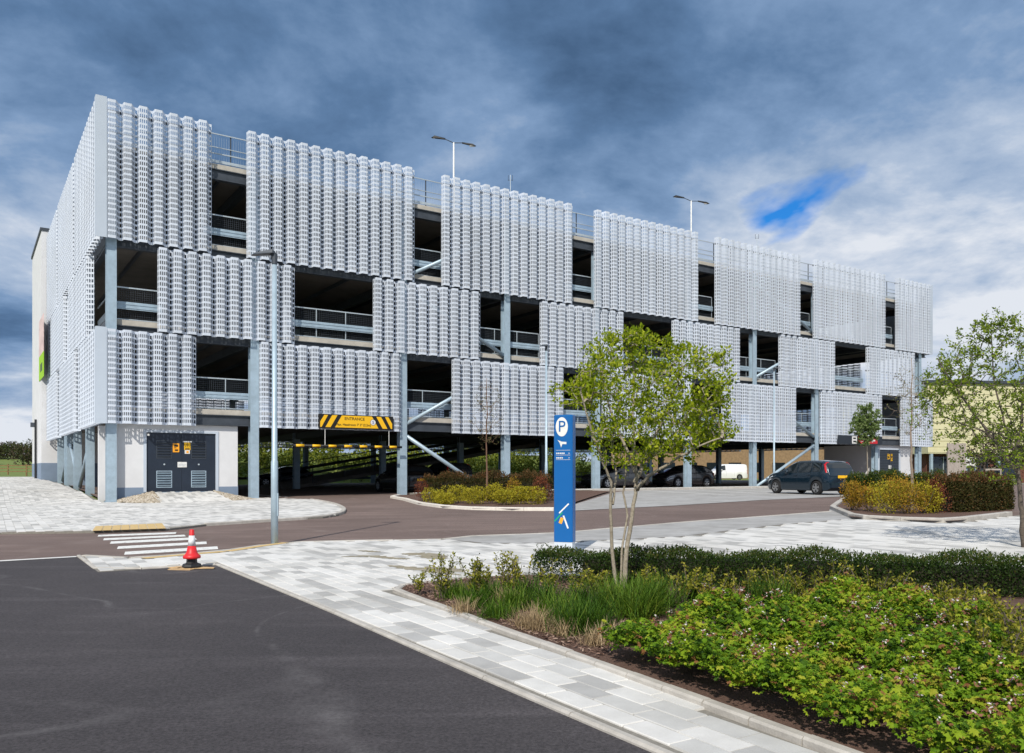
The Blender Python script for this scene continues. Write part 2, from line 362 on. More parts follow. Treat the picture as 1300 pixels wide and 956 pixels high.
# paving round the left corner with its rounded end at the entrance
pl = P2((0, 678.5), (118, 677), (211, 674), (262, 668), (410, 658.2), (428, 655.5), (438, 651.5), (439.5, 648), (436, 645), (428, 641.5), (415, 638.4), (397, 635.3))
pave_l = [F(-45, -9.6).xy]+pl+[F(6.6, .15).xy, F(.15, .25).xy, F(-.2, 31.5).xy, F(-22, 33).xy, F(-50, 25).xy]
pav_left = pavement('corner_pavement', pave_l, .055)
# parking bays and the grey lay-by
bay_low = P2((703, 648.9), (731, 648.6), (860, 642), (955, 636), (1073, 630.4))
bays = bay_low+[F(51, -1.9).xy, F(26.5, -1.9).xy, F(24.5, -2.6).xy, F(22.6, -4).xy]
sheet('parking_bays', bays, .012, m_bay)
layby = P2((560, 685.5), (600, 681), (703, 677.7), (860, 664), (1052, 650))+[bed2[0], bed2[1]]+grey_low[::-1]
sheet('lay_by', layby, .016, m_bay)
foot = [F(13.4, -.7).xy, F(20, -1.2).xy, F(22.8, -1.9).xy, F(75, -1.9).xy, F(75, .3).xy, F(13.4, .3).xy]
pavement('foot_path', foot, .10)
sheet('side_road', [F(60.5, -1.6).xy, F(74, -1.6).xy, F(74, 60).xy, F(60.5, 60).xy], .004, m_dark)
# pavers
def paver_mesh(mi):
    b = MB(); b.cbox(-.0785, .0785, -.165, .165, -.05, 0, .005, 0); return b.mesh('paver', m_paver[mi])
PM = [paver_mesh(i) for i in range(3)]
bed_a = None
def kerb_line(name, pts, w, h, material, label=None, step=.9, closed=False, low=-.1):
    """row of kerb stones along a polyline (world xy); w to the right of the walking direction"""
    root = tag(empty(name, on(pts[0][0], pts[0][1])), kind='structure')
    seg = [Vector((p[0], p[1])) for p in pts]
    cum = [0.]
    for i in range(1, len(seg)): cum.append(cum[-1]+(seg[i]-seg[i-1]).length)
    def pt(d):
        d = min(max(d, 0), cum[-1])
        for i in range(1, len(seg)):
            if d <= cum[i]+1e-9:
                k = (d-cum[i-1])/max(1e-9, cum[i]-cum[i-1]); return seg[i-1].lerp(seg[i], k)
        return seg[-1]
    n = max(1, round(cum[-1]/step)); L = cum[-1]/n
    for i in range(n):
        a, c = pt(i*L+.004), pt((i+1)*L-.004); d = (c-a)
        if d.length < .02: continue
        mid = (a+c)/2; dn = d.normalized(); b = MB(); hl = d.length/2; zz = g(mid.x, mid.y)
        za, zc = g(a.x, a.y)-zz, g(c.x, c.y)-zz; t = .012
        vs = []
        for x, z in ((-hl, za), (hl, zc)):
            e_ = .007 if w > 0 else -.007; t_ = t if w > 0 else -t; vs += [(x, e_, z+low), (x, e_, z+h-t), (x, e_-t_, z+h), (x, -w+t_, z+h), (x, -w, z+h-t), (x, -w, z+low)]
        fs = [(0, 1, 7, 6)[::-1], (1, 2, 8, 7)[::-1], (2, 3, 9, 8)[::-1], (3, 4, 10, 9)[::-1], (4, 5, 11, 10)[::-1], (0, 1, 2, 3, 4, 5), (11, 10, 9, 8, 7, 6)]
        b.add(vs, fs)
        me_ = b.mesh('kerb_stone', material); bm_ = bmesh.new(); bm_.from_mesh(me_); bmesh.ops.recalc_face_normals(bm_, faces=bm_.faces[:]); bm_.to_mesh(me_); bm_.free()
        o = link('kerb_stone', me_, root)
        o.location = Vector((mid.x, mid.y, zz+random.uniform(-.003, .003)))-root.location; o.rotation_euler = (0, 0, math.atan2(dn.y, dn.x))
    return root
tip = P2((499, 753.5), (560, 777), (640, 807.5), (795.4, 865.5))
kd = (tip[-1]-tip[0]).normalized()
bed_kerb = [Vector(p) for p in ((.15, 9.85), (-.45, 9.65))]+P2((545, 743), (515, 745.5), (501, 749.5), (499, 754))+tip[1:]+[tip[-1]+kd*2.2, tip[-1]+kd*5.5]
hedge_back = [Vector((.15, 9.85)), Vector((2.3, 9.40)), Vector((4.0, 9.0)), Vector((5.6, 8.4)), Vector((9.5, 6.9))]
bed_a = bed_kerb+[Vector((9.5, tip[-1].y-8))]+hedge_back[:0:-1]
sheet('planting_bed', bed_a, .036, m_mulch)
kerb_line('bed_kerb', bed_kerb[1:], -.07, .055, m_kerb, step=.34)
kerb_line('road_edging', edge_a[3:]+[far_e], -.05, .029, m_kerb)
kerb_line('road_edging', edge_a[:4], -.05, .029, m_kerb)
kerb_line('corner_kerb', pl[3:], -.12, .075, m_kerb)
kerb_line('pavement_kerb', low_road, .10, .029, m_kerb)
kerb_line('lay_by_kerb', P2((560, 685.5), (600, 681), (703, 677.7), (860, 664), (1052, 650)), .09, .026, m_kerb)
# island bed at the entrance
isl = [F(13.6, -.75).xy]+P2((505, 630.5), (494, 632.2), (512, 635.5), (531, 641), (561, 645.2), (600, 647.5), (650, 648.5), (703, 648.6))
island = isl+[F(22.6, -3.6).xy, F(22.4, -2.0).xy, F(19.8, -1.3).xy]
sheet('island_bed', island, .06, m_mulch)
kerb_line('island_kerb', isl[1:], -.16, .10, m_white if False else mat('pale_kerb', (.66, .62, .56), .9, 0, .1, 9., .2, 70))
sheet('corner_bed', bed2, .06, m_mulch)
kerb_line('corner_bed_kerb', [bed2[10]]+bed2[:7], -.15, .12, m_kerb)
kerb_line('bay_kerb', [F(22.8, -2.0).xy, F(51, -2.0).xy], -.12, .115, m_kerb)
# individual pavers near the camera, the rest joined
TP = TH-.022                     # the paving runs square to the pavement edge
def PFR(s, t):
    return Vector((CX+math.cos(TP)*s-math.sin(TP)*t, CY+math.sin(TP)*s+math.cos(TP)*t, 0))
PRND = random.Random(3)
def lay_pavers():
    cand = []
    blocks = [bed_a, bed2, island]
    for o, poly, off in PAVES:
        st = [ST(p[0], p[1]) for p in poly]; s0, s1 = min(a for a, b in st), max(a for a, b in st); t0, t1 = min(b for a, b in st), max(b for a, b in st)
        s0 = max(s0, -34); s1 = min(s1, 62); t0 = max(t0, -38); t1 = min(t1, 33)
        i = 0; s = s0
        if o is pav_main:
            se = (edge_a[4]-Vector((CX, CY))).dot(Vector((math.cos(TP), math.sin(TP))))+.135; s = se-math.ceil((se-s0)/.166)*.166
        while s < s1:
            t = t0+(i % 3)*.115
            while t < t1:
                p = PFR(s, t); tc_ = t; t += .339
                if p.y < 1.2 or not (-.9 < p.x/max(p.y, .1) < 1.05): continue
                if not all(inpoly(PFR(s+a*.07, tc_+b*.15), poly) for a in (-1, 1) for b in (-1, 1)): continue
                if any(inpoly(p, q) for q in blocks): continue
                cand.append((p.length, p, o, off))
            s += .166; i += 1
    cand.sort(key=lambda c: c[0])
    vis = []; others = []
    for c in cand:
        d, p, o, off = c; px = PX0+FPX*p.x/p.y; py = PY0+FPX*EYE/p.y
        (vis if len(vis) < 300 and 0 < px < 1300 and py < 956 and p.x < .9 else others).append(c)
    def shade(p):
        u = PRND.random(); return 0 if u < .54 else (1 if u < .82 else 2)
    for d, p, o, off in vis:
        k = link('paver', PM[shade(p)], o); z = g(p.x, p.y)+off+random.uniform(-.0015, .0015)
        k.location = (p.x, p.y, z); k.rotation_euler = (random.uniform(-.003, .003), random.uniform(-.003, .003), TP)
    tv = [(-.0795, -.166, 0), (.0795, -.166, 0), (.0795, .166, 0), (-.0795, .166, 0), (-.083, -.169, -.02), (.083, -.169, -.02), (.083, .169, -.02), (-.083, .169, -.02)]
    tf = [(0, 1, 2, 3), (4, 5, 1, 0), (5, 6, 2, 1), (6, 7, 3, 2), (7, 4, 0, 3)]
    for o, poly, off in PAVES:
        ps = [c[1] for c in others if c[2] is o]
        if not ps: continue
        n = len(ps); P = np.array([(p.x, p.y, g(p.x, p.y)+off) for p in ps]); R = np.zeros((n, 3, 3))
        for i, p in enumerate(ps):
            e = .1; gx = (g(p.x+e, p.y)-g(p.x-e, p.y))/(2*e); gy = (g(p.x, p.y+e)-g(p.x, p.y-e))/(2*e)
            a = Vector((math.cos(TP), math.sin(TP), gx*math.cos(TP)+gy*math.sin(TP))).normalized(); nz = Vector((-gx, -gy, 1)).normalized(); b = nz.cross(a)
            R[i] = np.array([a, b, nz]).T
        k = cloud('paver_field', tv, tf, P, R, np.ones(n), m_paver, o, [shade(p) for p in ps]); tag(k, kind='stuff')
lay_pavers()
# crossing stripes, tactile strip, bay lines
def stripe(name, quad, off, material, parent=None):
    vs = [on(p[0], p[1], off) for p in quad]; b = MB(); b.add(vs+[v-Vector((0, 0, .003)) for v in vs], [(0, 1, 2, 3), (4, 7, 6, 5), (0, 4, 5, 1), (1, 5, 6, 2), (2, 6, 7, 3), (3, 7, 4, 0)])
    me = b.mesh(name, material); bm = bmesh.new(); bm.from_mesh(me); bmesh.ops.recalc_face_normals(bm, faces=bm.faces[:]); bm.to_mesh(me); bm.free()
    return link(name, me, parent)
cross = tag(empty('zebra_crossing', (0, 0, 0)), kind='structure')
for q in (((124, 681.4), (125, 679.4), (224, 675.9), (223, 678)), ((131, 686.2), (132, 683.8), (234, 679.2), (236, 681.2)), ((139.5, 690.6), (141, 687.8), (247, 682.6), (250, 685.2)),
          ((148.5, 697.2), (150, 694), (262, 687.8), (262.5, 690.8)), ((157.5, 704.6), (159, 700.8), (276, 694), (277, 697.4))):
    stripe('crossing_stripe', P2(*q), .006, m_worn, cross)
tact = tag(empty('tactile_strip', (0, 0, 0)), kind='structure')
tq = P2((117, 677.6), (121, 671.5), (206, 667.6), (211, 674.4))
for i in range(8):
    a, b = i/8+.004, (i+1)/8-.004
    stripe('tactile_slab', [tq[0].lerp(tq[3], a), tq[0].lerp(tq[3], b), tq[1].lerp(tq[2], b), tq[1].lerp(tq[2], a)], .063, m_tact, tact)
tact2 = tag(empty('buff_edging', (0, 0, 0)), kind='structure')
for i in range(len(low_road)-5):
    a, b = low_road[i+1], low_road[i+2]; d = (b-a).normalized(); nrm = Vector((d.y, -d.x))
    stripe('edging_slab', [a+nrm*.10, b+nrm*.10, b+nrm*.26, a+nrm*.26], .030, m_tact, tact2)
lines = tag(empty('bay_lines', (0, 0, 0)), kind='structure')
bdir = Vector((math.sin(math.radians(17)), -math.cos(math.radians(17))))
for k in range(11):
    top = F(23.4+2.75*k, -2.12).xy; end = None
    for i in range(1, 90):
        q = top+bdir*(i*.1)
        if not inpoly(q, bays) and i > 4: break
        end = q
    if end is None or (end-top).length < 1: continue
    w = Vector((-bdir.y, bdir.x))*.05
    stripe('bay_line', [top-w, top+w, end+w, end-w], .0165, m_white, lines)
wl = P2((0, 712.4), (0, 713.4), (97, 707.8), (97, 706.9)); stripe('edge_line', wl, .012, m_white, lines)
il = tag(empty('deck_lines', (0, 0, 0)), kind='structure')
for k in range(6): stripe('deck_line', [F(6.6+1.2*k if k < 2 else 13.6+2.6*k, 1.5).xy, F(6.7+1.2*k if k < 2 else 13.7+2.6*k, 1.5).xy, F(6.7+1.2*k if k < 2 else 13.7+2.6*k, 6.3).xy, F(6.6+1.2*k if k < 2 else 13.6+2.6*k, 6.3).xy], .006, m_white, il)
# damp mossy stains on the pavement by the bed tip
m_stain = mat('damp_moss', (.20, .17, .11), .8, 0, .4, 5., col2=(.36, .32, .24))
def stain(pts, w_, seed):
    r = random.Random(seed); c = P2(*pts); up_, lo_ = [], []
    for i in range(25):
        u = i/24*(len(c)-1); k = min(len(c)-2, int(u)); p = c[k].lerp(c[k+1], u-k); d = (c[k+1]-c[k]).normalized(); n_ = Vector((-d.y, d.x)); q = w_*math.sin(math.pi*min(1, max(0, (i+.3)/24.6)))**.6
        up_.append(p+n_*q*r.uniform(.35, 1)); lo_.append(p-n_*q*r.uniform(.35, 1))
    sheet('pavement_stain', up_+lo_[::-1], .0275, m_stain, cuts=False)
stain([(433, 709), (470, 708), (500, 711), (520, 712)], .16, 1); stain([(510, 705), (540, 706), (562, 712)], .30, 2); stain([(492, 720), (515, 723), (545, 727), (585, 733)], .16, 4); stain([(455, 701), (484, 703)], .12, 5); stain([(540, 722), (570, 726), (588, 729)], .2, 6)
# hill and bank
def terrain(name, fn, x0, x1, y0, y1, nx, ny, material):
    b = MB(); vs = []; fs = []
    for j in range(ny+1):
        for i in range(nx+1):
            x, y = x0+(x1-x0)*i/nx, y0+(y1-y0)*j/ny; vs.append((x, y, fn(x, y)))
    for j in range(ny):
        for i in range(nx): a = j*(nx+1)+i; fs.append((a, a+1, a+nx+2, a+nx+1))
    b.add(vs, fs); return tag(b.build(name, material, None, True), kind='structure')
def sm(a, b, x): x = min(1, max(0, (x-a)/(b-a))); return x*x*(3-2*x)
terrain('hill', lambda x, y: -.4+7.5*sm(170, 330, y)*(1-.75*sm(-60, 120, x))+.5*math.sin(x*.03), -420, 420, 150, 700, 60, 40, m_grass)
def bank_z(s, t): return -.5+3.6*sm(37, 46, t)*(1-sm(58, 64, s))*sm(2, 10, s)
def mk_bank():
    b = MB(); vs = []; fs = []; nx, ny = 40, 12
    for j in range(ny+1):
        for i in range(nx+1):
            s, t = -10+72*i/nx, 35+22*j/ny; p = F(s, t); vs.append((p.x, p.y, bank_z(s, t)))
    for j in range(ny):
        for i in range(nx): a = j*(nx+1)+i; fs.append((a, a+1, a+nx+2, a+nx+1))
    b.add(vs, fs); tag(b.build('grass_bank', m_grass, None, True), kind='structure')
mk_bank()
# ------------------------------------------------------------------ the car park
BLD = empty('car_park_building', F(0, 0, 0), TH, label='four storey steel framed car park clad in white perforated corrugated panels', cat='building')
Z1, Z2, Z3 = (3.12, 6.78), (6.84, 10.21), (10.30, 15.66)          # cladding tiers
PITCH, DEP = .568, .28
def profile():
    """developed profile of one rib: (x, y, kind) points; kind 1 = slot starts here"""
    seg = [((0, DEP), (.028, 0), 2, .05), ((.028, 0), (.318, 0), 4, .036), ((.318, 0), (.45, DEP), 3, .062), ((.45, DEP), (PITCH, DEP), 1, .072)]
    pts = []; hole = []
    for (a, b, n, w) in seg:
        L = math.hypot(b[0]-a[0], b[1]-a[1]); c = L/n
        for i in range(n):
            for d0, h in ((i*c+(c-w)/2, True), (i*c+(c+w)/2, False)):
                k = d0/L; pts.append((a[0]+(b[0]-a[0])*k, a[1]+(b[1]-a[1])*k)); hole.append(h)
        r = .016/L
        if b != (PITCH, DEP):
            pts.append((b[0]-(b[0]-a[0])*r*.5, b[1]-(b[1]-a[1])*r*.5)); hole.append(False)
    pts = [(0, DEP)]+pts+[(PITCH, DEP)]; hole = [False]+hole+[False]
    return pts, hole
PROF, HOLE = profile()
def rib_data(h, n=1):
    rows = int(round((h-.14)/.212)); zp = [0.]; zh = [False]; rp = (h-.14)/rows
    for r in range(rows):
        z = .07+r*rp; zp += [z+rp*.18, z+rp*.82]; zh += [True, False]
    zp.append(h); zh.append(False)
    np_, nz = len(PROF), len(zp); V = []; Fc = []
    for k in range(n):
        o = len(V)
        for z in zp:
            for (x, y) in PROF: V.append((x+k*PITCH, y, z))
        for j in range(nz-1):
            for i in range(np_-1):
                if zh[j] and HOLE[i]: continue
                a = o+j*np_+i; Fc.append((a, a+1, a+np_+1, a+np_))
    return V, Fc
def rib_mesh(h, n=1, name='rib'):
    V, Fc = rib_data(h, n); me = bpy.data.meshes.new(name); me.from_pydata(V, [], Fc); me.materials.append(m_clad); me.update(); return me
TIERS = [(Z3, [(.30, 4.26, 7), (5.69, 13.64, 14), (15.10, 23.19, 14), (24.68, 32.82, 14), (34.27, 42.49, 14), (43.90, 52.29, 14), (53.69, 58.25, 8)]),
         (Z2, [(2.16, 7.79, 10), (11.5, 17.33, 10), (21.01, 26.87, 10), (30.62, 36.54, 10), (40.32, 46.27, 10), (50.0, 56.12, 11)]),
         (Z1, [(.30, 3.65, 6), (6.24, 12.95, 12), (15.68, 22.6, 12), (25.25, 32.3, 12), (34.87, 42.04, 12), (44.65, 51.85, 12), (54.33, 58.3, 7)])]
for ti, ((z0, z1), panels) in enumerate(TIERS):
    rm = rib_mesh(z1-z0)
    yo = (0, .012, .0)[ti]
    for (a, b, n) in panels:
        w = (b-a)/n
        pan = link('cladding_panel', MB().box(a+.03, b-.03, DEP+.012+yo, DEP+.07+yo, (z0+z1)/2-.05, (z0+z1)/2+.05).mesh('cladding_panel', m_dsteel), BLD)
        for zr in (z0+.35, z1-.35): MB().box(a+.03, b-.03, DEP+.012+yo, DEP+.07+yo, zr-.05, zr+.05).build('fixing_rail', m_dsteel, pan)
        for k in range(n):
            r = link('rib', rm, pan, (a+k*w, yo, z0+random.uniform(-.006, .006))); r.scale = (w/PITCH, 1, 1); r.rotation_euler = (random.uniform(-.0012, .0012), random.uniform(-.0008, .0008), random.uniform(-.012, .012))
# corner trims
for z0, z1 in (Z3, Z1):
    m = MB(); m.box(-.09, .293, -.012, .0, z0-.01, z1+.05); m.box(-.10, -.088, -.012, .30, z0-.01, z1+.05); m.build('corner_trim', m_trim, BLD)
    m = MB(); m.box(58.31, 58.33, -.0, 6, z0, z1); m.build('end_flashing', m_trim, BLD)
# left and rear elevations: joined panels
LM = {}
def panel_obj(h, n):
    key = (round(h, 2), n)
    if key not in LM: LM[key] = rib_mesh(h, n, 'cladding_panel')
    return LM[key]
for (z0, z1), panels in ((Z3, [(.32, 7.7), (8.05, 15.9), (16.4, 23.1)]), (Z2, [(2.9, 10.4), (12.5, 20.0), (21.2, 23.1)]), (Z1, [(.32, 6.1), (7.6, 15.0), (16.9, 23.1)])):
    for (a, b) in panels:
        n = round((b-a)/PITCH); o = link('cladding_panel', panel_obj(z1-z0, n), BLD, (-.09, b, z0), (0, 0, -math.pi/2)); o.scale = ((b-a)/(n*PITCH), 1, 1)
for (z0, z1) in (Z3, Z2, Z1):
    for a in (0.5, 15, 29.5, 44):
        n = 24; o = link('cladding_panel', panel_obj(z1-z0, n), BLD, (a+n*PITCH, 31.2, z0), (0, 0, math.pi))
    o = link('cladding_panel', panel_obj(z1-z0, 20), BLD, (58.4, 6.2, z0), (0, 0, math.pi/2)); o = link('cladding_panel', panel_obj(z1-z0, 20), BLD, (58.4, 19, z0), (0, 0, math.pi/2))
# decks
DECKS = [3.80, 7.20, 10.70, 14.10]
for i, z in enumerate(DECKS):
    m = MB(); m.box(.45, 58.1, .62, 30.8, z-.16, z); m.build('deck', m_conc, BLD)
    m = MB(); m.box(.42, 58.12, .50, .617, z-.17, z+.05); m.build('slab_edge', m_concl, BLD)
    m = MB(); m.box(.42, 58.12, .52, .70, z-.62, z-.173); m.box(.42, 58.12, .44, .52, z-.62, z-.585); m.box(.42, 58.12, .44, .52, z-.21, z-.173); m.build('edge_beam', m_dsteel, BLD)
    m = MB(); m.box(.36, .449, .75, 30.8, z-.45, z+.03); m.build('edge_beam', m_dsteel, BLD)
COLS = [.50, 6.05, 13.08, 18.97, 24.97, 32.13, 38.02, 44.39, 51.39, 57.09]
def hcol(w=.36, d=.34, z1=14.0, tf=.03):
    m = MB(); m.box(-w/2, w/2, -d/2, -d/2+tf, -.3, z1); m.box(-w/2, w/2, d/2-tf, d/2, -.3, z1); m.box(-.016, .016, -d/2+tf, d/2-tf, -.3, z1)
    m.box(-w/2-.05, w/2+.05, -d/2-.05, d/2+.05, -.3, .085); return m
hc = hcol().mesh('column', m_steel); hb = hcol(z1=3.2).mesh('column', m_steel)
for x in COLS:
    gz = g(*F(x, .3).xy)
    link('column', hc, BLD, (x, .47, 0))
    for y in (15.5, 30.4): link('column', hc, BLD, (x, y, 0))
    for z in DECKS:
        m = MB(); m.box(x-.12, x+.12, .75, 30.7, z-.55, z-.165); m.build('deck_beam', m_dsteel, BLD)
hcl = hcol(.34, .34).mesh('column', m_steel)
for y in (6.3, 11.2, 15.9, 19.9): link('column', hcl, BLD, (.42, y, 0))
m = MB(); m.box(.22, .46, 1.7, 1.78, 0, 3.1); m.box(.22, .26, 1.78, 2.0, 0, 3.1); m.build('column', m_render, BLD)
# secondary ribs of the deck soffits, seen through the openings
for z in DECKS[1:]:
    m = MB()
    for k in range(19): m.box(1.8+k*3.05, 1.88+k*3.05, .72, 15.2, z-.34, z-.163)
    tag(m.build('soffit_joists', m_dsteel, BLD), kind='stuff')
def brace(x0, z0, x1, z1, y=.42): m = MB(); m.tube([(x0, y, z0), (x1, y, z1)], .095, 12); m.build('brace', m_steel, BLD, True)
brace(13.25, 2.95, 18.0, .15); brace(13.25, 3.5, 18.85, 6.55); brace(13.25, 10.0, 18.85, 7.2); brace(13.25, 10.55, 18.85, 13.5)
brace(38.2, .2, 44.2, 3.0); brace(38.2, 6.5, 44.2, 3.6); brace(38.2, 7.3, 44.2, 10.0); brace(38.2, 13.4, 44.2, 10.7)
def braceL(y0, z0, y1, z1): m = MB(); m.tube([(.5, y0, z0), (.5, y1, z1)], .09, 10); m.build('brace', m_steel, BLD, True)
braceL(6.5, 2.9, 11, .5); braceL(11.4, .6, 15.7, 2.9); braceL(16.1, 2.9, 19.7, .7)
# guard rails in the openings
POST = MB().box(-.02, .02, -.006, .006, 0, 1.38).mesh('post', m_rail); POST2 = MB().box(-.025, .025, 0, .03, 14.1, 15.5).mesh('post', m_dsteel)
def railing(x0, x1, zd, post=1.55):
    root = MB(); y = .78; root.box(x0, x1, y-.02, y+.02, zd+1.36, zd+1.41); r = root.build('railing', m_rail, BLD)
    lo = MB(); lo.box(x0, x1, y-.015, y+.015, zd+.10, zd+.14); lo.build('lower_rail', m_rail, r)
    n = max(1, round((x1-x0)/post))
    for i in range(n+1): link('post', POST, r, (x0+(x1-x0)*i/n, y-.03, zd))
    w = MB(); k = x0+.05
    while k < x1: w.box(k-.005, k+.005, y+.021, y+.027, zd+.12, zd+1.37); k += .085
    z = zd+.2
    while z < zd+1.34: w.box(x0, x1, y+.028, y+.034, z-.005, z+.005); z += .085
    tag(w.build('mesh_infill', m_dsteel, r), kind='stuff')
    a = MB(); a.plate([(x0, zd+.50), (x1, zd+.50), (x1, zd+.80), (x0, zd+.80)], y-.12, y-.10); a.box(x0, x1, y-.14, y-.119, zd+.55, zd+.61); a.box(x0, x1, y-.14, y-.119, zd+.69, zd+.75)
    a.build('crash_barrier', m_steel, r)
def gaps(panels, a=.45, b=58.1):
    out = []; x = a
    for p in panels:
        if p[0]-x > .5: out.append((x, p[0]))
        x = p[1]
    if b-x > .5: out.append((x, b))
    return out
for (zz, panels), zd in zip(TIERS, (DECKS[2], DECKS[1], DECKS[0])):
    for a, b in gaps(panels): railing(a-.25 if a > 1 else a, b+.25, zd)
# roof parapet, continuous
m = MB(); y = .75
m.box(.5, 58.1, y-.02, y+.02, 15.475, 15.52); rp = m.build('roof_parapet', m_rail, BLD)
for z, h in ((14.95, .03), (14.70, .05), (14.40, .12)): m = MB(); m.box(.5, 58.1, y-.02, y+.02, z-h, z); m.build('rail', m_rail, rp)
for i in range(38): link('post', POST2, rp, (.5+i*57.6/37, y+.021, 0))
m = MB(); k = .6
while k < 58: m.box(k-.003, k+.003, y+.053, y+.056, 14.15, 15.45); k += .1
tag(m.build('mesh_infill', m_rail, rp), kind='stuff')
# left opening at first corner: rails on the side
for zd in (DECKS[1],):
    for z, h in ((1.41, .05), (.8, .3), (.14, .04)): m = MB(); m.box(.70, .74, .8, 6, zd+z-h, zd+z); m.build('side_rail', m_rail, BLD)
# side walls inside, ramp
m = MB(); m.add([(12, 16.2, .1), (34, 16.2, 3.75), (34, 22.5, 3.75), (12, 22.5, .1), (12, 16.2, -.1), (34, 16.2, 3.45), (34, 22.5, 3.45), (12, 22.5, -.1)], [(0, 1, 2, 3), (4, 7, 6, 5), (0, 4, 5, 1), (1, 5, 6, 2), (2, 6, 7, 3), (3, 7, 4, 0)]); m.build('ramp', m_conc, BLD)
for y in (16.1, 22.6):
    m = MB(); m.tube([(12, y, 1.2), (34, y, 4.85)], .035, 6); m.tube([(12, y, .75), (34, y, 4.4)], .09, 6)
    for i in range(11): x = 12.2+i*2.15; m.tube([(x, y, .1+(x-12)*.166), (x, y, 1.2+(x-12)*.166)], .025, 5)
    m.build('ramp_rail', m_dsteel, BLD)
# rear and right rails on the ground floor
m = MB(); m.box(.5, 58, 30.75, 30.79, 1.05, 1.10); m.box(.5, 58, 30.75, 30.79, .55, .75)
for i in range(24): x = .6+i*2.5; m.box(x-.02, x+.02, 30.8, 30.84, 0, 1.08)
m.build('rear_rail', m_dsteel, BLD)
# stair tower
m = MB(); m.box(-.35, 6, 23.25, 31.6, .9, 16.1); tw = m.build('stair_tower', m_render, BLD)
m = MB(); m.box(-.42, 6.05, 23.2, 31.67, 16.1, 16.28); m.build('coping', m_dsteel, tw)
m = MB(); m.box(-.37, 6, 23.22, 31.62, -.2, 1.75); m.build('plinth', m_plinth, tw)
m = MB(); m.box(-.62, -.38, 28.6, 28.9, 4.2, 4.5); m.build('wall_lamp', m_dsteel, tw)
m = MB(); m.tube([(-.46, 26.5, .6), (-.46, 26.5, 4.6)], .07, 8); m.build('downpipe', m_black, tw)
# plant rooms under the first deck
def plant_room(x0, x1, dx0, dx1, gz, louvred):
    y0 = .62; zt = 3.17; zd0, zd1 = gz+.36, 2.93
    m = MB(); m.box(x0, dx0, y0, y0+.2, gz+.55, zt); m.box(dx1, x1, y0, y0+.2, gz+.55, zt); m.box(dx0, dx1, y0, y0+.2, zd1, zt); m.box(x0, x0+.2, y0+.2, 5, gz+.55, zt); m.box(x1-.2, x1, y0+.2, 5, gz+.55, zt)
    w = m.build('plant_room_wall', m_render, BLD)
    m = MB(); m.box(x0-.012, dx0, y0-.012, y0+.21, gz-.2, gz+.55); m.box(dx1, x1+.012, y0-.012, y0+.21, gz-.2, gz+.55); m.box(dx0, dx1, y0-.012, y0+.21, gz-.2, zd0); m.box(x0-.012, x0+.2, y0+.21, 5, gz-.2, gz+.55); m.box(x1-.2, x1+.012, y0+.21, 5, gz-.2, gz+.55); m.build('plinth', m_plinth, w)
    fr = MB(); fr.box(dx0, dx0+.11, y0-.03, y0+.12, zd0, zd1); fr.box(dx1-.11, dx1, y0-.03, y0+.12, zd0, zd1); fr.box(dx0+.11, dx1-.11, y0-.03, y0+.12, zd1-.10, zd1); fr.build('door_frame', m_trim, w)
    mid = (dx0+dx1)/2
    for a, b in ((dx0+.12, mid-.004), (mid+.004, dx1-.12)):
        d = MB(); d.box(a, b, y0+.03, y0+.09, zd0+.01, zd1-.11); D = d.build('door', m_navy, BLD)
        c = (a+b)/2
        if louvred:
            zz = zd0+.1
            while zz < zd1-.2: s = MB(); s.box(a+.05, b-.05, y0+.012, y0+.029, zz, zz+.07); s.build('slat', m_louvre, D); zz += .12
        else:
            for q0, q1 in ((zd0+.17, zd0+.86), (zd0+1.36, zd0+2.1)):
                f = MB(); f.box(c-.3, c+.3, y0+.02, y0+.029, q0, q0+.03); f.box(c-.3, c+.3, y0+.02, y0+.029, q1-.03, q1); f.box(c-.3, c-.27, y0+.02, y0+.029, q0+.03, q1-.03); f.box(c+.27, c+.3, y0+.02, y0+.029, q0+.03, q1-.03); f.build('louvre_frame', m_steel if q0 < 1 else m_louvre, D)
                for i in range(6):
                    s = MB(); zz = q0+.05+i*(q1-q0-.08)/6; s.add([(c-.265, y0+.028, zz), (c+.265, y0+.028, zz), (c+.265, y0-.012, zz+.04), (c-.265, y0-.012, zz+.04), (c-.265, y0+.028, zz+.055), (c+.265, y0+.028, zz+.055)], [(0, 1, 2, 3), (3, 2, 5, 4), (0, 3, 4), (1, 5, 2)])
                    s.build('louvre_slat', m_steel if q0 < 1 else m_louvre, D)
            s = MB(); s.lathe([(.035, 0), (.035, .03)], 12, 0, (c, y0+0, zd0+1.12), 'y'); s.build('lock', m_rail, D)
    return w, mid, y0, zd0
w, mid, y0, zd0 = plant_room(.76, 5.42, 1.70, 4.62, .06, False)
def text(body, size, loc, rot, material, parent=None, name='lettering', ext=.004, align='CENTER'):
    c = bpy.data.curves.new(name, 'FONT'); c.body = body; c.size = size; c.extrude = ext; c.align_x = align; c.align_y = 'CENTER'
    o = bpy.data.objects.new(name, c); COL.objects.link(o); dg = bpy.context.evaluated_depsgraph_get()
    me = bpy.data.meshes.new_from_object(o.evaluated_get(dg)); bpy.data.objects.remove(o)
    me.materials.clear(); me.materials.append(material); return link(name, me, parent, loc, rot)
RF = (math.pi/2, 0, 0)
def dsign(x, z, w_, h_, mt, parts, nm='warning_sign'):
    s = MB(); s.box(x-w_/2, x+w_/2, y0+.012, y0+.028, z, z+h_); o = s.build(nm, mt, BLD)
    for (a, b, c, d, m2) in parts: q = MB(); q.box(x+a*w_, x+b*w_, y0+.006, y0+.0115, z+c*h_, z+d*h_); q.build('print', m2, o)
    return o
m_orange = flat('sign_orange', (.85, .36, .02), .5)
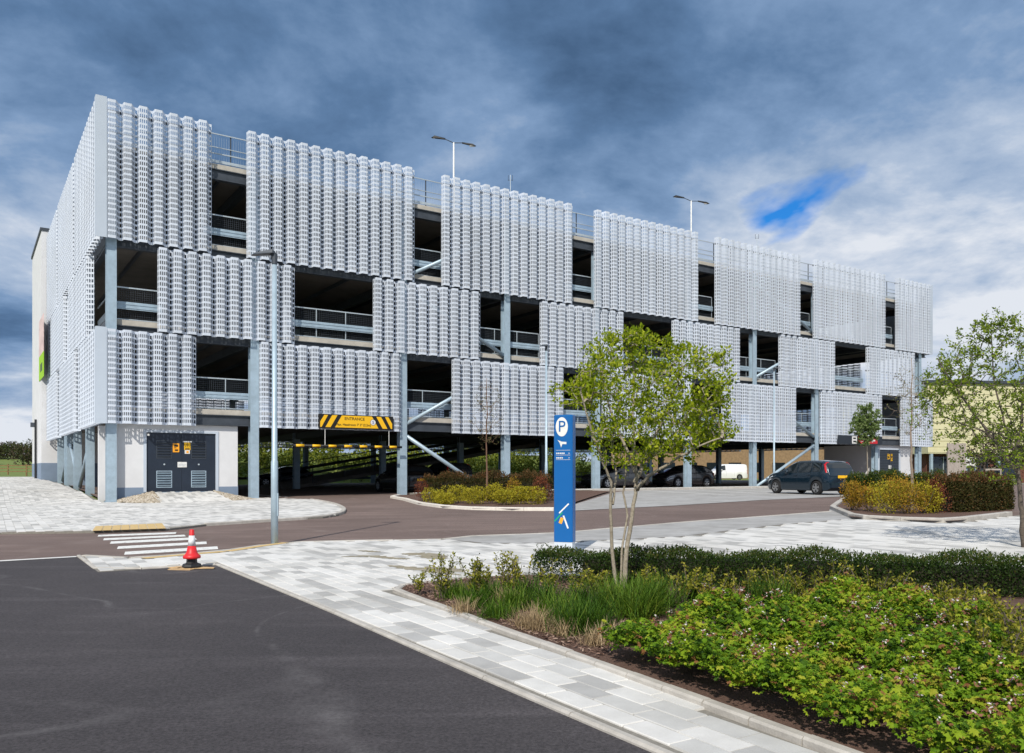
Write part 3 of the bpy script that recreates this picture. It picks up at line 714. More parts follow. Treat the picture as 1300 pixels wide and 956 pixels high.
dsign(mid-.22, zd0+1.62, .25, .36, m_orange, [(-.3, .3, .62, .86, m_ink), (-.3, .05, .46, .54, m_ink), (-.2, .3, .15, .32, m_ink)])
o = dsign(mid+.22, zd0+1.72, .24, .30, m_yellow, [(-.38, .38, .06, .22, m_ink)])
q = MB(); q.plate([(mid+.12, zd0+1.83), (mid+.32, zd0+1.83), (mid+.22, zd0+1.99)], y0+.006, y0+.0115); q.plate([(mid+.15, zd0+1.845), (mid+.29, zd0+1.845), (mid+.22, zd0+1.96)], y0+.002, y0+.0059, 1); q.plate([(mid+.225, zd0+1.93), (mid+.20, zd0+1.885), (mid+.24, zd0+1.885), (mid+.215, zd0+1.85)], y0-.002, y0+.0019); q.build('hazard_triangle', [m_ink, m_yellow], o)
dsign(mid+.22, zd0+1.56, .2, .15, m_white, [(-.2, .25, .2, .8, m_orange)])
dsign(mid+.22, zd0+2.035, .34, .045, m_white, [])
dsign(mid+.02, zd0+1.0, .36, .22, m_white, [(-.42, .42, .55, .6, m_rail), (-.42, .3, .3, .34, m_rail)], 'notice')
dsign(1.89, zd0+2.27, .10, .08, m_white, [], 'notice')
w2, mid2, y0, zd2 = plant_room(51.75, 56.55, 52.1, 54.9, .16, True)
dsign(mid2-.1, zd2+1.6, .28, .4, m_yellow, [(-.3, .3, .3, .5, m_ink)]); dsign(mid2+.33, zd2+1.45, .24, .55, m_yellow, [(-.3, .3, .5, .75, m_ink)]); dsign(mid2+.1, zd2+.9, .4, .25, m_white, [], 'notice')
# paved ramp up to the doors and the two cobbled banks beside it
def ramp_door():
    a, b = 1.95, 4.5; za = .42; m = MB()
    A = [F(a-.15, -2.2, .035), F(b+.1, -2.2, .035)]; B = [F(b, .60, za-.04), F(a, .60, za-.04)]
    vs = A+B+[v-Vector((0, 0, .5)) for v in A+B]
    m.add(vs, [(0, 1, 2, 3), (0, 4, 5, 1), (1, 5, 6, 2), (3, 2, 6, 7), (0, 3, 7, 4)])
    base = tag(m.build('door_ramp', m_joint), kind='structure')
    P, R, mi = [], [], []
    sl = (za-.06)/2.8; ax = Vector((DX, DY, 0)); bx = (F(0, 1)-F(0, 0)+Vector((0, 0, sl))).normalized(); nz = ax.cross(bx)
    i = 0; s = a
    while s < b:
        t = -2.2+(i % 3)*.115
        while t < .45:
            P.append(F(s, t, .075+(t+2.2)*sl)); R.append(np.array([ax, bx, nz]).T); u = random.random(); mi.append(0 if u < .56 else (1 if u < .84 else 2)); t += .339
        s += .166; i += 1
    tv = [(-.0795, -.166, 0), (.0795, -.166, 0), (.0795, .166, 0), (-.0795, .166, 0), (-.083, -.169, -.02), (.083, -.169, -.02), (.083, .169, -.02), (-.083, .169, -.02)]
    tf = [(0, 1, 2, 3), (4, 5, 1, 0), (5, 6, 2, 1), (6, 7, 3, 2), (7, 4, 0, 3)]
    tag(cloud('paver_field', tv, tf, np.array(P), np.array(R), np.ones(len(P)), m_paver, base, mi), kind='stuff')
ramp_door()
ICO_V = None
def pebbles(name, poly, zf, label, n):
    bm = bmesh.new(); bmesh.ops.create_icosphere(bm, subdivisions=1, radius=1); tv = [v.co[:] for v in bm.verts]; tf = [tuple(v.index for v in f.verts) for f in bm.faces]; bm.free()
    xs = [p[0] for p in poly]; ys = [p[1] for p in poly]; P = []
    while len(P) < n:
        s, t = random.uniform(min(xs), max(xs)), random.uniform(min(ys), max(ys))
        if inpoly((s, t), poly): P.append(F(s, t, zf(s, t)+random.uniform(-.01, .03)))
    S = np.column_stack([RNG.uniform(.035, .065, n), RNG.uniform(.03, .055, n), RNG.uniform(.022, .04, n)])
    m = leafmat('cobble', ((.20, .16, .11), (.36, .31, .24), (.45, .40, .33), (.55, .50, .43)), 0., .9)
    o = cloud(name, tv, tf, np.array(P), randrot(n, 1.2), S, m); tag(o, label, 'stones', kind='stuff')
def zr(s, t):
    d = max(0, 2.0-s, s-4.45); return .05+max(0, (t+2.0)/2.8)*.40*max(0, 1-d/1.5)
pebbles('cobble_bank', [(.75, .5), (2.06, .55), (1.95, -1.9), (1.3, -1.7), (.6, -.6)], zr, 'bank of brown cobbles left of the plant room door ramp', 2600)
pebbles('cobble_bank', [(4.42, .55), (5.6, .5), (6.1, -.5), (5.5, -1.1), (4.5, -1.9)], zr, 'bank of brown cobbles right of the plant room door ramp', 2400)
# ------------------------------------------------------------------ signs on the front
sx0, sx1, sz0, sz1 = 8.75, 12.35, 3.16, 3.80
es = empty('entrance_sign', F(sx0, -.1, sz0), TH, label='yellow and black striped entrance and headroom sign over the vehicle entrance', cat='sign')
W_ = sx1-sx0; H_ = sz1-sz0
m = MB(); m.box(0, W_, 0, .07, 0, H_); m.build('sign_box', m_ink, es)
m = MB()
for a, b, c, d in ((.62, W_-.62, .42, W_-.42),): pass
t = .05; hb_ = H_-.08
def para(x, w_, sl_): return [(x, .06), (x+w_, .06), (x+w_+sl_, H_-.04), (x+sl_, H_-.04)]
m.plate([(.06, .06), (.12, .06), (.42, H_-.04), (.25, H_-.04), (.06, .30)], -.008, -.0015); m.plate(para(.30, .24, .32), -.008, -.0015)
m.plate([(.75, .06), (W_-.75, .06), (W_-1.07, H_-.04), (1.07, H_-.04)], -.008, -.0015)
m.plate(para(W_-.54, .24, -.32), -.008, -.0015); m.plate([(W_-.06, .06), (W_-.12, .06), (W_-.42, H_-.04), (W_-.25, H_-.04), (W_-.06, .30)], -.008, -.0015)
m.build('sign_face', m_yellow, es)
text('ENTRANCE', .19, (W_/2-.12, -.0125, H_*.72), RF, m_ink, es); text('Max. Headroom 7\' 3" (2.2m)', .145, (W_/2-.17, -.0125, H_*.30), RF, m_ink, es)
rx = W_-1.02
m = MB(); m.lathe([(.14, 0), (.14, .004)], 24, 0, (rx, -.0125, H_*.52), 'y'); m.build('roundel', m_ink, es)
m = MB(); m.lathe([(.125, 0), (.125, .003)], 24, 0, (rx, -.016, H_*.52), 'y'); m.build('roundel_face', m_white, es)
text('5', .2, (rx, -.02, H_*.51), RF, flat('sign_blue', (.03, .05, .3), .5), es)
hbz = 2.38
hbar = empty('headroom_bar', F(7.6, -.06, hbz), TH, label='hanging black and yellow headroom bar below the entrance sign', cat='height bar')
m = MB(); m.tube([(0, 0, 0), (5.2, 0, 0)], .055, 10); m.build('bar', m_ink, hbar, True)
for i in range(7): m = MB(); m.tube([(.12+i*.74, 0, 0), (.12+i*.74+.37, 0, 0)], .058, 10); m.build('stripe', m_yellow, hbar, True)
for x in (1.45, 4.55): m = MB(); m.tube([(x, 0, .05), (x, 0, .77)], .014, 6); m.build('hanger', m_white, hbar)
ex = empty('exit_sign', F(46.2, -.12, 3.13), TH, label='dark exit sign with red panel above the right hand vehicle way', cat='sign')
m = MB(); m.box(0, 5.2, 0, .08, 0, .62); m.build('sign_box', flat('sign_navy', (.02, .026, .036), .5), ex)
m = MB(); m.box(2.25, 4.6, -.008, -.0015, .08, .54); m.build('sign_face', flat('sign_red', (.55, .02, .03), .5), ex)
m = MB(); m.box(1.55, 2.12, -.008, -.0015, .05, .57); m.build('pictogram', m_white, ex)
for z in (.15, .37): m = MB(); m.box(1.68, 1.99, -.014, -.0085, z, z+.11); m.build('print', m_ink, ex)
text('EXIT', .42, (2.95, -.014, .31), RF, m_white, ex)
m = MB(); m.plate([(3.75, .31), (4.0, .48), (4.0, .37), (4.3, .37), (4.3, .25), (4.0, .25), (4.0, .14)], -.014, -.0085); m.build('arrow', m_white, ex)
# banner on the side
bn = empty('banner', F(-.36, 23.0, 6.9), TH, label='tall pink and lime green banner hung on the left side elevation', cat='banner')
m = MB(); m.box(-.03, 0, -1.9, 1.7, 1.5, 3.75); m.build('banner_top', mat('banner_pink', (.62, .48, .47), .8, 0, .3, 1.2), bn)
m = MB(); m.box(-.03, 0, -1.9, 1.7, 0, 1.5); m.build('banner_bottom', flat('banner_lime', (.30, .55, .02), .7), bn)
m = MB(); m.box(-.034, -.0301, -1.0, .6, .45, .95); m.build('emblem', flat('banner_dark', (.08, .12, .05), .7), bn)
# ------------------------------------------------------------------ lamps, totem, cone
def lamp_post(px, Y, pytop, label, hd, base_z=None):
    p = at(px, Y); z0 = g(p.x, p.y)+.05 if base_z is None else base_z
    top = EYE-(pytop-PY0)/FPX*Y; h = top-z0
    r = empty('lamp_post', (p.x, p.y, z0), hd, label=label, cat='street lamp', group='lamp posts on the forecourt')
    m = MB(); m.tube([(0, 0, -.2), (0, 0, 1.4), (0, 0, 1.42), (0, 0, h-.12)], [.062, .06, .05, .04], 16); m.build('pole', m_steel, r, True)
    m = MB(); m.box(.045, .066, -.035, .035, .45, .85); m.build('service_door', m_steel, r)
    m = MB(); m.tube([(0, 0, h-.2), (0, 0, h-.02)], .05, 12); m.tube([(0, 0, h-.05), (-.1, 0, h)], .03, 8); m.build('bracket', m_dsteel, r)
    m = MB(); m.add([(-.02, -.1, h-.02), (-.36, -.07, h-.05), (-.40, 0, h-.06), (-.36, .07, h-.05), (-.02, .1, h-.02), (.04, 0, h-.02), (-.02, -.07, h+.05), (-.34, -.045, h-.02), (-.34, .045, h-.02), (-.02, .07, h+.05)],
                    [(0, 5, 4, 3, 2, 1), (0, 1, 7, 6), (1, 2, 8, 7) if False else (1, 2, 7), (2, 8, 7), (2, 3, 8), (3, 4, 9, 8), (6, 7, 8, 9), (0, 6, 5), (4, 5, 9), (5, 6, 9)]); m.build('lamp_head', m_dsteel, r)
    return r
lamp_post(348.5, 14.3, 321, 'tall grey lamp post standing on the pavement near the zebra crossing', .1)
lamp_post(693.5, 33, 439, 'slim grey lamp post behind the island bed beside the blue sign', .9)
lamp_post(982.7, 46.5, 467, 'slim grey lamp post behind the dark teal parked car', 2.9)
def roof_lamp(px, pyt, s, label):
    # twin lamp on the roof deck: distance from the deck it stands on
    p = None
    k = (px-PX0)/FPX; t = 8.0
    s_ = (k*(CY+DX*t)-(CX-DY*t))/(DX-k*DY); p = F(s_, t); top = EYE-(pyt-PY0)/FPX*p.y; z0 = DECKS[3]
    r = empty('roof_lamp', (p.x, p.y, z0), .0, label=label, cat='street lamp', group='twin lamps on the roof deck'); h = top-z0
    m = MB(); m.tube([(0, 0, 0), (0, 0, h)], [.06, .045], 10); m.build('pole', m_white, r, True)
    for sg in (-1, 1):
        m = MB(); dz = .22 if sg < 0 else -.02; m.tube([(0, 0, h-.02), (sg*.55, 0, h+dz)], .025, 6); m.build('arm', m_dsteel, r)
        m = MB(); x0, x1 = sg*.5, sg*1.25; z = h+dz; dd = .12 if sg < 0 else -.14
        m.add([(x0, -.06, z-.03), (x1, -.12, z+dd-.05), (x1+sg*.12, 0, z+dd-.05), (x1, .12, z+dd-.05), (x0, .06, z-.03), (x0, 0, z+.05), (x1-sg*.1, -.08, z+dd+.06), (x1-sg*.1, .08, z+dd+.06)], [(0, 1, 6, 5), (1, 2, 6), (2, 7, 6), (2, 3, 7), (3, 4, 5, 7), (5, 6, 7), (0, 4, 3, 2, 1), (0, 5, 4)]); m.build('lamp_head', m_black, r)
        m = MB(); m.box(min(x1-sg*.3, x1), max(x1-sg*.3, x1), -.06, .06, z+dd-.075, z+dd-.052); m.build('lens', m_white, r)
roof_lamp(576, 181, 0, 'white twin headed roof lamp above the middle of the facade')
roof_lamp(877.5, 255, 0, 'white twin headed roof lamp above the right half of the facade')
def mast(px, pyt, label):
    k = (px-PX0)/FPX; t = 4.0; s_ = (k*(CY+DX*t)-(CX-DY*t))/(DX-k*DY); p = F(s_, t); h = EYE-(pyt-PY0)/FPX*p.y-DECKS[3]
    r = empty('roof_mast', (p.x, p.y, DECKS[3]), 0, label=label, cat='mast', group='thin masts on the roof')
    m = MB(); m.tube([(0, 0, 0), (0, 0, h)], .02, 6); m.build('pole', m_rail, r)
    m = MB(); m.tube([(-.12, 0, h-.35), (-.12, 0, h-.02)], .012, 5); m.tube([(.12, 0, h-.35), (.12, 0, h-.02)], .012, 5); m.tube([(-.12, 0, h-.3), (.12, 0, h-.3)], .012, 5); m.build('aerial', m_dsteel, r)
mast(648, 222, 'thin aerial mast rising above the facade right of the twin lamp'); mast(961, 297, 'thin aerial mast rising above the right part of the facade')
# totem
tp = pg(717, 701.5, .06); td = tp.y
m_blue = mat('totem_blue', (.004, .105, .34), .35, 0, .04, 2.)
tot = empty('totem_sign', (tp.x, tp.y, tp.z), math.radians(-20), label='tall blue information totem with white roundel behind the hedge', cat='sign')
TW, TD = .285, .17; zt = EYE-(527-PY0)/FPX*td-tp.z; zb = EYE-(687.5-PY0)/FPX*td-tp.z
m = MB(); m.cbox(-TW/2, TW/2, -TD/2, TD/2, zb, zt, .012); m.build('panel', m_blue, tot)
m = MB(); m.box(-TW/2+.006, TW/2-.006, -TD/2+.006, TD/2-.006, -.1, zb-.002); m.build('base', mat('totem_base', (.55, .60, .66), .6, 0, .08, 5.), tot)
yf = -TD/2-.003; hh = zt-zb
def disc(cx, cz, rx_, rz_, n=28): return [(cx+rx_*math.cos(2*math.pi*i/n), cz+rz_*math.sin(2*math.pi*i/n)) for i in range(n)]
m = MB(); m.plate(disc(-.02, zb+hh*.905, .092, .14), yf, yf+.0025); m.build('roundel', m_white, tot)
text('P', .23, (-.02, yf-.003, zb+hh*.905), RF, m_blue, tot, 'letter', .002)
m = MB(); cz = zb+hh*.775; m.plate([(-.085, cz+.05), (-.055, cz+.012), (-.03, cz-.06), (-.012, cz-.01), (.05, cz-.012), (.05, cz+.02), (-.02, cz+.025)], yf, yf+.0025); m.build('emblem', m_white, tot)
for i, z in enumerate((.692, .656)):
    for k in range(5 if i == 0 else 4):
        m = MB(); x0 = -.105+k*.027; m.box(x0, x0+.02, yf, yf+.0025, zb+hh*z, zb+hh*z+.019); m.build('print', m_white, tot)
    m = MB(); m.plate([(.085, zb+hh*z), (.085, zb+hh*z+.02), (.1, zb+hh*z+.01)], yf, yf+.0025); m.build('arrow', m_white, tot)
for z in (.72, .682, .646): m = MB(); m.box(-.11, .108, yf, yf+.0025, zb+hh*z, zb+hh*z+.004); m.build('rule', m_white, tot)
def bar(x0, z0, x1, z1, w_, mt):
    d = Vector((x1-x0, z1-z0)).normalized(); n_ = Vector((-d.y, d.x))*w_/2; m = MB(); m.plate([(x0+n_.x, z0+n_.y), (x1+n_.x, z1+n_.y), (x1-n_.x, z1-n_.y), (x0-n_.x, z0-n_.y)], yf, yf+.0025); m.build('logo_stroke', mt, tot)
bar(-.06, zb+.42, .085, zb+.56, .02, m_white); bar(-.13, zb+.30, -.01, zb+.43, .016, flat('logo_green', (.01, .35, .12), .5)); bar(.005, zb+.385, .075, zb+.20, .024, m_white); bar(-.045, zb+.27, -.012, zb+.355, .05, flat('logo_amber', (.8, .36, .03), .5))
# cone on flattened cardboard
cp = pg(243.5, 722.5); cz = g(cp.x, cp.y)+.006
def scrap(poly, z, parent): m = MB(); m.prism(poly, z, z+.008); m.build('board', m_card, parent)
m_card = mat('cardboard', (.50, .34, .18), .95, 0, .25, 9.)
cb = empty('flattened_cardboard', (cp.x, cp.y, cz), 0, label='torn flattened cardboard lying under the traffic cone', cat='cardboard')
scrap([(-.26, -.14), (.05, -.19), (.1, .06), (-.28, .1)], .0, cb); scrap([(-.1, -.13), (.31, -.06), (.29, .03), (-.02, .12)], .009, cb); scrap([(-.31, .0), (-.18, -.02), (-.16, .12), (-.25, .13)], .009, cb)
cone = empty('traffic_cone', (cp.x, cp.y, cz+.018), .3, label='red and white traffic cone with black base standing on cardboard', cat='traffic cone')
m = MB(); m.lathe([(.118, 0), (.122, .018), (.112, .045), (.075, .058), (.068, .068), (.066, .118)], 8); m.build('base', m_black, cone)
m = MB(); m.lathe([(.072, .112), (.108, .118), (.112, .135), (.108, .155), (.084, .172), (.066, .205), (.050, .283)], 20); m.build('lower_body', m_red, cone, True)
m = MB(); m.lathe([(.0505, .2835), (.036, .418)], 20); m.build('reflective_sleeve', mat('worn_sleeve', (.66, .68, .70), .5, 0, .3, 14.), cone, True)
m = MB(); m.lathe([(.036, .419), (.033, .425), (.031, .488), (.024, .497)], 18); m.build('top', m_red, cone, True)
# ------------------------------------------------------------------ cars
def catmull(pts, x):
    xs = [p[0] for p in pts]; ys = [p[1] for p in pts]
    for i in range(len(xs)-1):
        if x <= xs[i+1] or i == len(xs)-2:
            h = xs[i+1]-xs[i]; u = min(1, max(0, (x-xs[i])/h))
            def sl(j):
                if j <= 0 or j >= len(xs)-1: return (ys[min(j+1, len(xs)-1)]-ys[max(j-1, 0)])/(xs[min(j+1, len(xs)-1)]-xs[max(j-1, 0)])
                a, b = (ys[j]-ys[j-1])/(xs[j]-xs[j-1]), (ys[j+1]-ys[j])/(xs[j+1]-xs[j])
                return 0 if a*b <= 0 else 2*a*b/(a+b)
            m0, m1 = sl(i)*h, sl(i+1)*h
            return (2*u**3-3*u*u+1)*ys[i]+(u**3-2*u*u+u)*m0+(-2*u**3+3*u*u)*ys[i+1]+(u**3-u*u)*m1
def make_car(name, paint, loc, rz, label, spec, group=None, plate=None, cat='car'):
    """nose along -x; spec has length, half width, top line, belt line, wheel xs, radius, windows"""
    L, HW = spec['L'], spec['HW']; top, belt = spec['top'], spec['belt']; wx, R = spec['wx'], spec['R']
    root = empty(name, loc, rz, label=label, cat=cat, group=group)
    N = 110; xs = [L*i/N for i in range(N+1)]
    def zb(x):
        z = .2+.10*max(0, 1-x/.25)**2+.10*max(0, 1-(L-x)/.25)**2
        for c in wx:
            d = abs(x-c); r = R+.055
            if d < r: z = max(z, math.sqrt(r*r-d*d)+R-.0)
        return z
    def hw(x): e = min(1, x/.9); f = min(1, (L-x)/.55); return HW*(1-.26*(1-e)**2.2)*(1-.14*(1-f)**2)
    def sect(x, off=0.):
        zt, zs = catmull(top, x), min(catmull(belt, x), catmull(top, x)-.02); w_ = hw(x); b = zb(x)
        k = min(1, max(0, (zt-zs)/.5)); wr = w_*(1-.20*k)
        b = min(b, zs-.06); mid_ = b+(zs-b)*.55
        return [(w_*.965+off, b), (w_*.995+off, b+(mid_-b)*.5), (w_+off, mid_), (w_*.985+off, zs-.04), (w_*.955+off, zs), (w_*.955+(wr-w_*.955)*.5+off, zs+(zt-zs)*.48+off*.3), (wr+off*.8, zs+(zt-zs)*.86+off*.5), (wr*.86, zs+(zt-zs)*.975+off), (wr*.45, zt+off), (0, zt+.012*k+off)]
    m = MB(); vs = []; K = 10
    for x in xs:
        s = sect(x); full = s+[(-y, z) for y, z in s[-2::-1]]; vs += [(x, y, z) for y, z in full]
    k2 = 2*K-1; fs = []
    for i in range(N):
        for j in range(k2-1): a = i*k2+j; fs.append((a, a+1, a+k2+1, a+k2))
    fs += [tuple(range(k2-1, -1, -1)), tuple(range(N*k2, N*k2+k2))]
    m.add(vs, fs); body = m.build('body', paint, root, True)
    m = MB(); m.box(.25, L-.25, -HW*.86, HW*.86, .17, .5); m.build('underbody', m_black, root)
    def side_win(x0, x1, lo=.06, hi=.82, nm='side_window'):
        for sg in (1, -1):
            m = MB(); n = 10; vs = []
            for i in range(n+1):
                x = x0+(x1-x0)*i/n; s = sect(x, .006); zs = s[4][1]; zt = catmull(top, x)
                for f in (lo, .45, hi):
                    q = f
                    if q <= .48: k = q/.48; y = s[4][0]+(s[5][0]-s[4][0])*k; z = zs+(s[5][1]-zs)*k
                    else: k = (q-.48)/.38; y = s[5][0]+(s[6][0]-s[5][0])*k; z = s[5][1]+(s[6][1]-s[5][1])*k
                    vs.append((x, sg*(y+.004), z))
            fs = []
            for i in range(n):
                for j in range(2):
                    a = i*3+j; q = (a, a+3, a+4, a+1); fs.append(q if sg < 0 else q[::-1])
            m.add(vs, fs); m.build(nm, m_glass, root, True)
    for a, b in spec['win']: side_win(a, b)
    def screen(x0, x1, nm):
        m = MB(); n = 8; vs = []; fs = []
        for i in range(n+1):
            x = x0+(x1-x0)*i/n; s = sect(x, .009); row = [s[7], s[8], s[9]]
            for y, z in [(s[6][0]*.97, s[6][1]+.004)]+row+[(-y, z) for y, z in row[-2::-1]]+[(-s[6][0]*.97, s[6][1]+.004)]: vs.append((x, y, z))
        for i in range(n):
            for j in range(6): a = i*7+j; fs.append((a, a+1, a+8, a+7))
        m.add(vs, fs); m.build(nm, m_glass, root, True)
    screen(*spec['front_screen'], 'windscreen')
    if spec.get('rear_screen'): screen(*spec['rear_screen'], 'rear_window')
    for c in wx:
        for sg in (1, -1):
            y = sg*(hw(c)-.10)
            m = MB(); m.lathe([(R*.66, -.1), (R*.93, -.1), (R, -.075), (R, .075), (R*.93, .1), (R*.66, .1)], 24, 0, (c, y, R), 'y', False); wh = m.build('wheel', m_tyre, root, True)
            m = MB(); m.lathe([(R*.655, .055), (R*.6, .065)], 24, 0, (c, y, R), 'y'); m.lathe([(R*.655, -.065), (R*.6, -.055)], 24, 0, (c, y, R), 'y'); m.build('rim_barrel', m_black, wh)
            m = MB(); yo = y+sg*.082
            for i in range(5):
                a = 2*math.pi*i/5+.3; ca, sa = math.cos(a), math.sin(a); w0, w1 = .028, .05
                P = [(c+ca*r_-sa*q, R+sa*r_+ca*q) for r_, q in ((.03, -w0), (R*.62, -w1), (R*.62, w1), (.03, w0))]
                m.plate(P, yo-.012, yo+.012)
            m.lathe([(.05, -.016), (.05, .016)], 12, 0, (c, yo, R), 'y'); m.lathe([(R*.60, -.013), (R*.665, -.013), (R*.665, .013), (R*.60, .013)], 24, 0, (c, yo, R), 'y', False); m.build('alloy_rim', m_alloy, wh)
    m_tail = flat('tail_red', (.45, .006, .012), .25); m_lens = flat('lamp_lens', (.62, .66, .70), .15)
    for sg in (1, -1):
        z0, z1, xx = spec['tail']; m = MB(); n = 6; vs = []; fs = []
        for i in range(n+1):
            z = z0+(z1-z0)*i/n
            # find the body edge at this height near the tail
            x = L-spec['tail_in'](z); s = sect(x, .012); yy = np.interp(z, [p[1] for p in s[:8]], [p[0] for p in s[:8]])
            vs += [(x-xx, sg*(yy+.006), z), (x+.01, sg*(yy+.004), z), (x+.03, sg*(yy-.10), z)]
        for i in range(n):
            for j in range(2): a = i*3+j; q = (a, a+1, a+4, a+3); fs.append(q if sg < 0 else q[::-1])
        m.add(vs, fs); m.build('tail_lamp', m_tail, root, True)
        zf = catmull(top, .22); m = MB(); vs = []; fs = []
        for i in range(5):
            x = .06+.5*i/4; s = sect(x, .01); vs += [(x, sg*(s[3][0]+.003), s[3][1]-.10), (x, sg*(s[4][0]+.004), s[4][1]+.0), (x, sg*(s[4][0]-.05), s[5][1]+.006)]
        for i in range(4):
            for j in range(2): a = i*3+j; q = (a, a+3, a+4, a+1); fs.append(q if sg < 0 else q[::-1])
        m.add(vs, fs); m.build('headlamp', m_lens, root, True)
        xm = spec['mirror']; s = sect(xm); m = MB(); m.lathe([(.02, -.06), (.085, -.04), (.095, .02), (.06, .06)], 10, 0, (xm, sg*(s[4][0]+.11), s[4][1]+.09), 'y'); m.tube([(xm, sg*(s[4][0]-.02), s[4][1]+.03), (xm, sg*(s[4][0]+.09), s[4][1]+.07)], .025, 6); m.build('door_mirror', paint, root, True)
        for hx in spec['handles']:
            s = sect(hx, .0); m = MB(); m.tube([(hx-.09, sg*(s[3][0]+.02), s[3][1]-.06), (hx+.09, sg*(s[3][0]+.02), s[3][1]-.06)], .014, 6); m.build('door_handle', paint, root, True)
        for dx in spec['seams']:
            m = MB(); pts = [(dx, sg*(y+.0015), z) for y, z in sect(dx)[1:5]]; m.tube(pts, .005, 4); m.build('door_seam', m_black, root)
    m = MB(); m.box(L-.02, L+.035, -HW*.78, HW*.78, .33, .52); m.build('rear_bumper', paint, root)
    m = MB(); m.box(-.03, .03, -HW*.55, HW*.55, .30, .5); m.build('grille', m_black, root)
    pz = spec['plate']; m = MB(); m.box(L+.012+spec.get('plate_out', 0), L+.03+spec.get('plate_out', 0), -.26, .26, pz, pz+.12); m.build('number_plate', m_yellow, root)
    return root
MPV = dict(L=4.08, HW=.85, top=[(0, .62), (.12, .80), (.5, .93), (1.0, 1.03), (1.25, 1.13), (1.75, 1.42), (2.15, 1.52), (2.9, 1.535), (3.55, 1.50), (3.8, 1.42), (3.95, 1.18), (4.03, .95), (4.08, .84)],
           belt=[(0, .56), (.2, .72), (.9, .88), (1.6, .93), (2.6, .96), (3.6, 1.0), (3.95, .94), (4.08, .80)], wx=(.78, 3.38), R=.31, win=[(1.55, 2.18), (2.26, 3.05), (3.12, 3.62)], front_screen=(1.30, 1.95), rear_screen=(3.79, 3.955),
           tail=(.98, 1.44, .09), tail_in=lambda z: .13+max(0, z-.95)*.36, mirror=1.62, handles=(2.1, 2.95), seams=(1.35, 2.22, 3.06), plate=.74, plate_out=.0)
HATCH = dict(L=4.25, HW=.88, top=[(0, .58), (.15, .74), (.6, .86), (1.15, .96), (1.35, 1.02), (2.0, 1.36), (2.4, 1.44), (3.1, 1.43), (3.6, 1.33), (3.95, 1.08), (4.15, .95), (4.25, .86)],
             belt=[(0, .52), (.25, .68), (1.0, .82), (1.8, .88), (2.8, .92), (3.6, .96), (4.1, .90), (4.25, .80)], wx=(.82, 3.42), R=.32, win=[(1.75, 2.42), (2.5, 3.2), (3.25, 3.55)], front_screen=(1.42, 2.1), rear_screen=(3.6, 3.98),
             tail=(.74, .92, .22), tail_in=lambda z: .12, mirror=1.8, handles=(2.35, 3.05), seams=(1.5, 2.46, 3.22), plate=.6)
VAN = dict(L=5.0, HW=.95, top=[(0, .75), (.12, .98), (.5, 1.12), (.85, 1.22), (1.0, 1.34), (1.55, 1.86), (1.9, 1.95), (3.0, 1.97), (4.7, 1.96), (4.95, 1.85), (5.0, 1.7)],
           belt=[(0, .66), (.3, .92), (1.2, 1.12), (2.0, 1.15), (4.7, 1.15), (5.0, 1.1)], wx=(.9, 3.9), R=.33, win=[(1.35, 2.05)], front_screen=(1.05, 1.6), rear_screen=None, tail=(.75, 1.25, .06), tail_in=lambda z: .05, mirror=1.5, handles=(1.95,), seams=(1.2, 2.15, 3.2), plate=.6)
def paint(n, c, metal=.35): return mat('paint_'+n, c, .24, metal, .03, 2., coat=.8, spec=.5)
cr = pg(1036.5, 628.6, .0); ca = math.radians(-67+0)
fd = Vector((-math.sin(math.radians(23)), math.cos(math.radians(23))))      # nose direction
sd = Vector((math.cos(math.radians(23)), math.sin(math.radians(23))))
def place_car(fn_name, pnt, spec, nose, rear_left_wheel, label, **kw):
    # car -x = nose; y+ side: with nose n the left-hand side seen from behind is rotated +90
    n_ = nose.normalized(); rz = math.atan2(-n_.y, -n_.x)
    ly = Vector((-math.sin(rz), math.cos(rz)))                 # local +y in world
    lx = Vector((math.cos(rz), math.sin(rz)))
    o = rear_left_wheel-lx*spec['wx'][1]-ly*(-spec['HW']+.05)   # the camera side is local -y
    return make_car(fn_name, pnt, (o.x, o.y, g(o.x, o.y)+kw.pop('dz', .012)), rz, label, spec, **kw)
place_car('parked_car', paint('teal', (.003, .017, .032)), MPV, fd, cr.xy, 'dark teal tall hatchback parked in the open bay at the right')
def in_car(nm, c, s, t, ang, spec, label, dz=.004):
    p = F(s, t); return make_car('parked_car', paint(nm, c), (p.x, p.y, g(p.x, p.y)+dz), TH+ang, label, spec, group='cars parked inside the ground floor')
H2 = math.pi/2
in_car('black', (.010, .011, .013), 15.1, 6.6, -H2, HATCH, 'black hatchback parked inside behind the left end of the island bed')
in_car('graphite', (.035, .038, .042), 17.9, 7.2, -H2, MPV, 'graphite car parked inside behind the bare slender tree')
in_car('grey', (.075, .08, .085), 26.6, 3.2, 0, HATCH, 'dark grey hatchback seen side on inside behind the multi stemmed tree')
in_car('charcoal', (.03, .03, .034), 32.6, 3.4, 0, HATCH, 'charcoal hatchback seen side on inside right of the grey hatchback')
in_car('silver', (.42, .46, .50), 1.6, 8.6, .0, HATCH, 'silver blue car glimpsed between the columns of the left side')
in_car('navy', (.012, .018, .04), 12.8, 24.2, -.1, HATCH, 'dark car parked at the back behind the entrance ramp')
pv = at(903, 104); make_car('white_van', paint('white', (.75, .76, .77), 0), (pv.x-.5, pv.y, .1), math.radians(8), 'white van parked beyond the building, seen between the columns', VAN, cat='van')
pv = at(1236, 74); make_car('parked_car', paint('black', (.010, .011, .013)), (pv.x, pv.y, .12), math.radians(12), 'black car parked beyond the timber wall at the far right', HATCH)
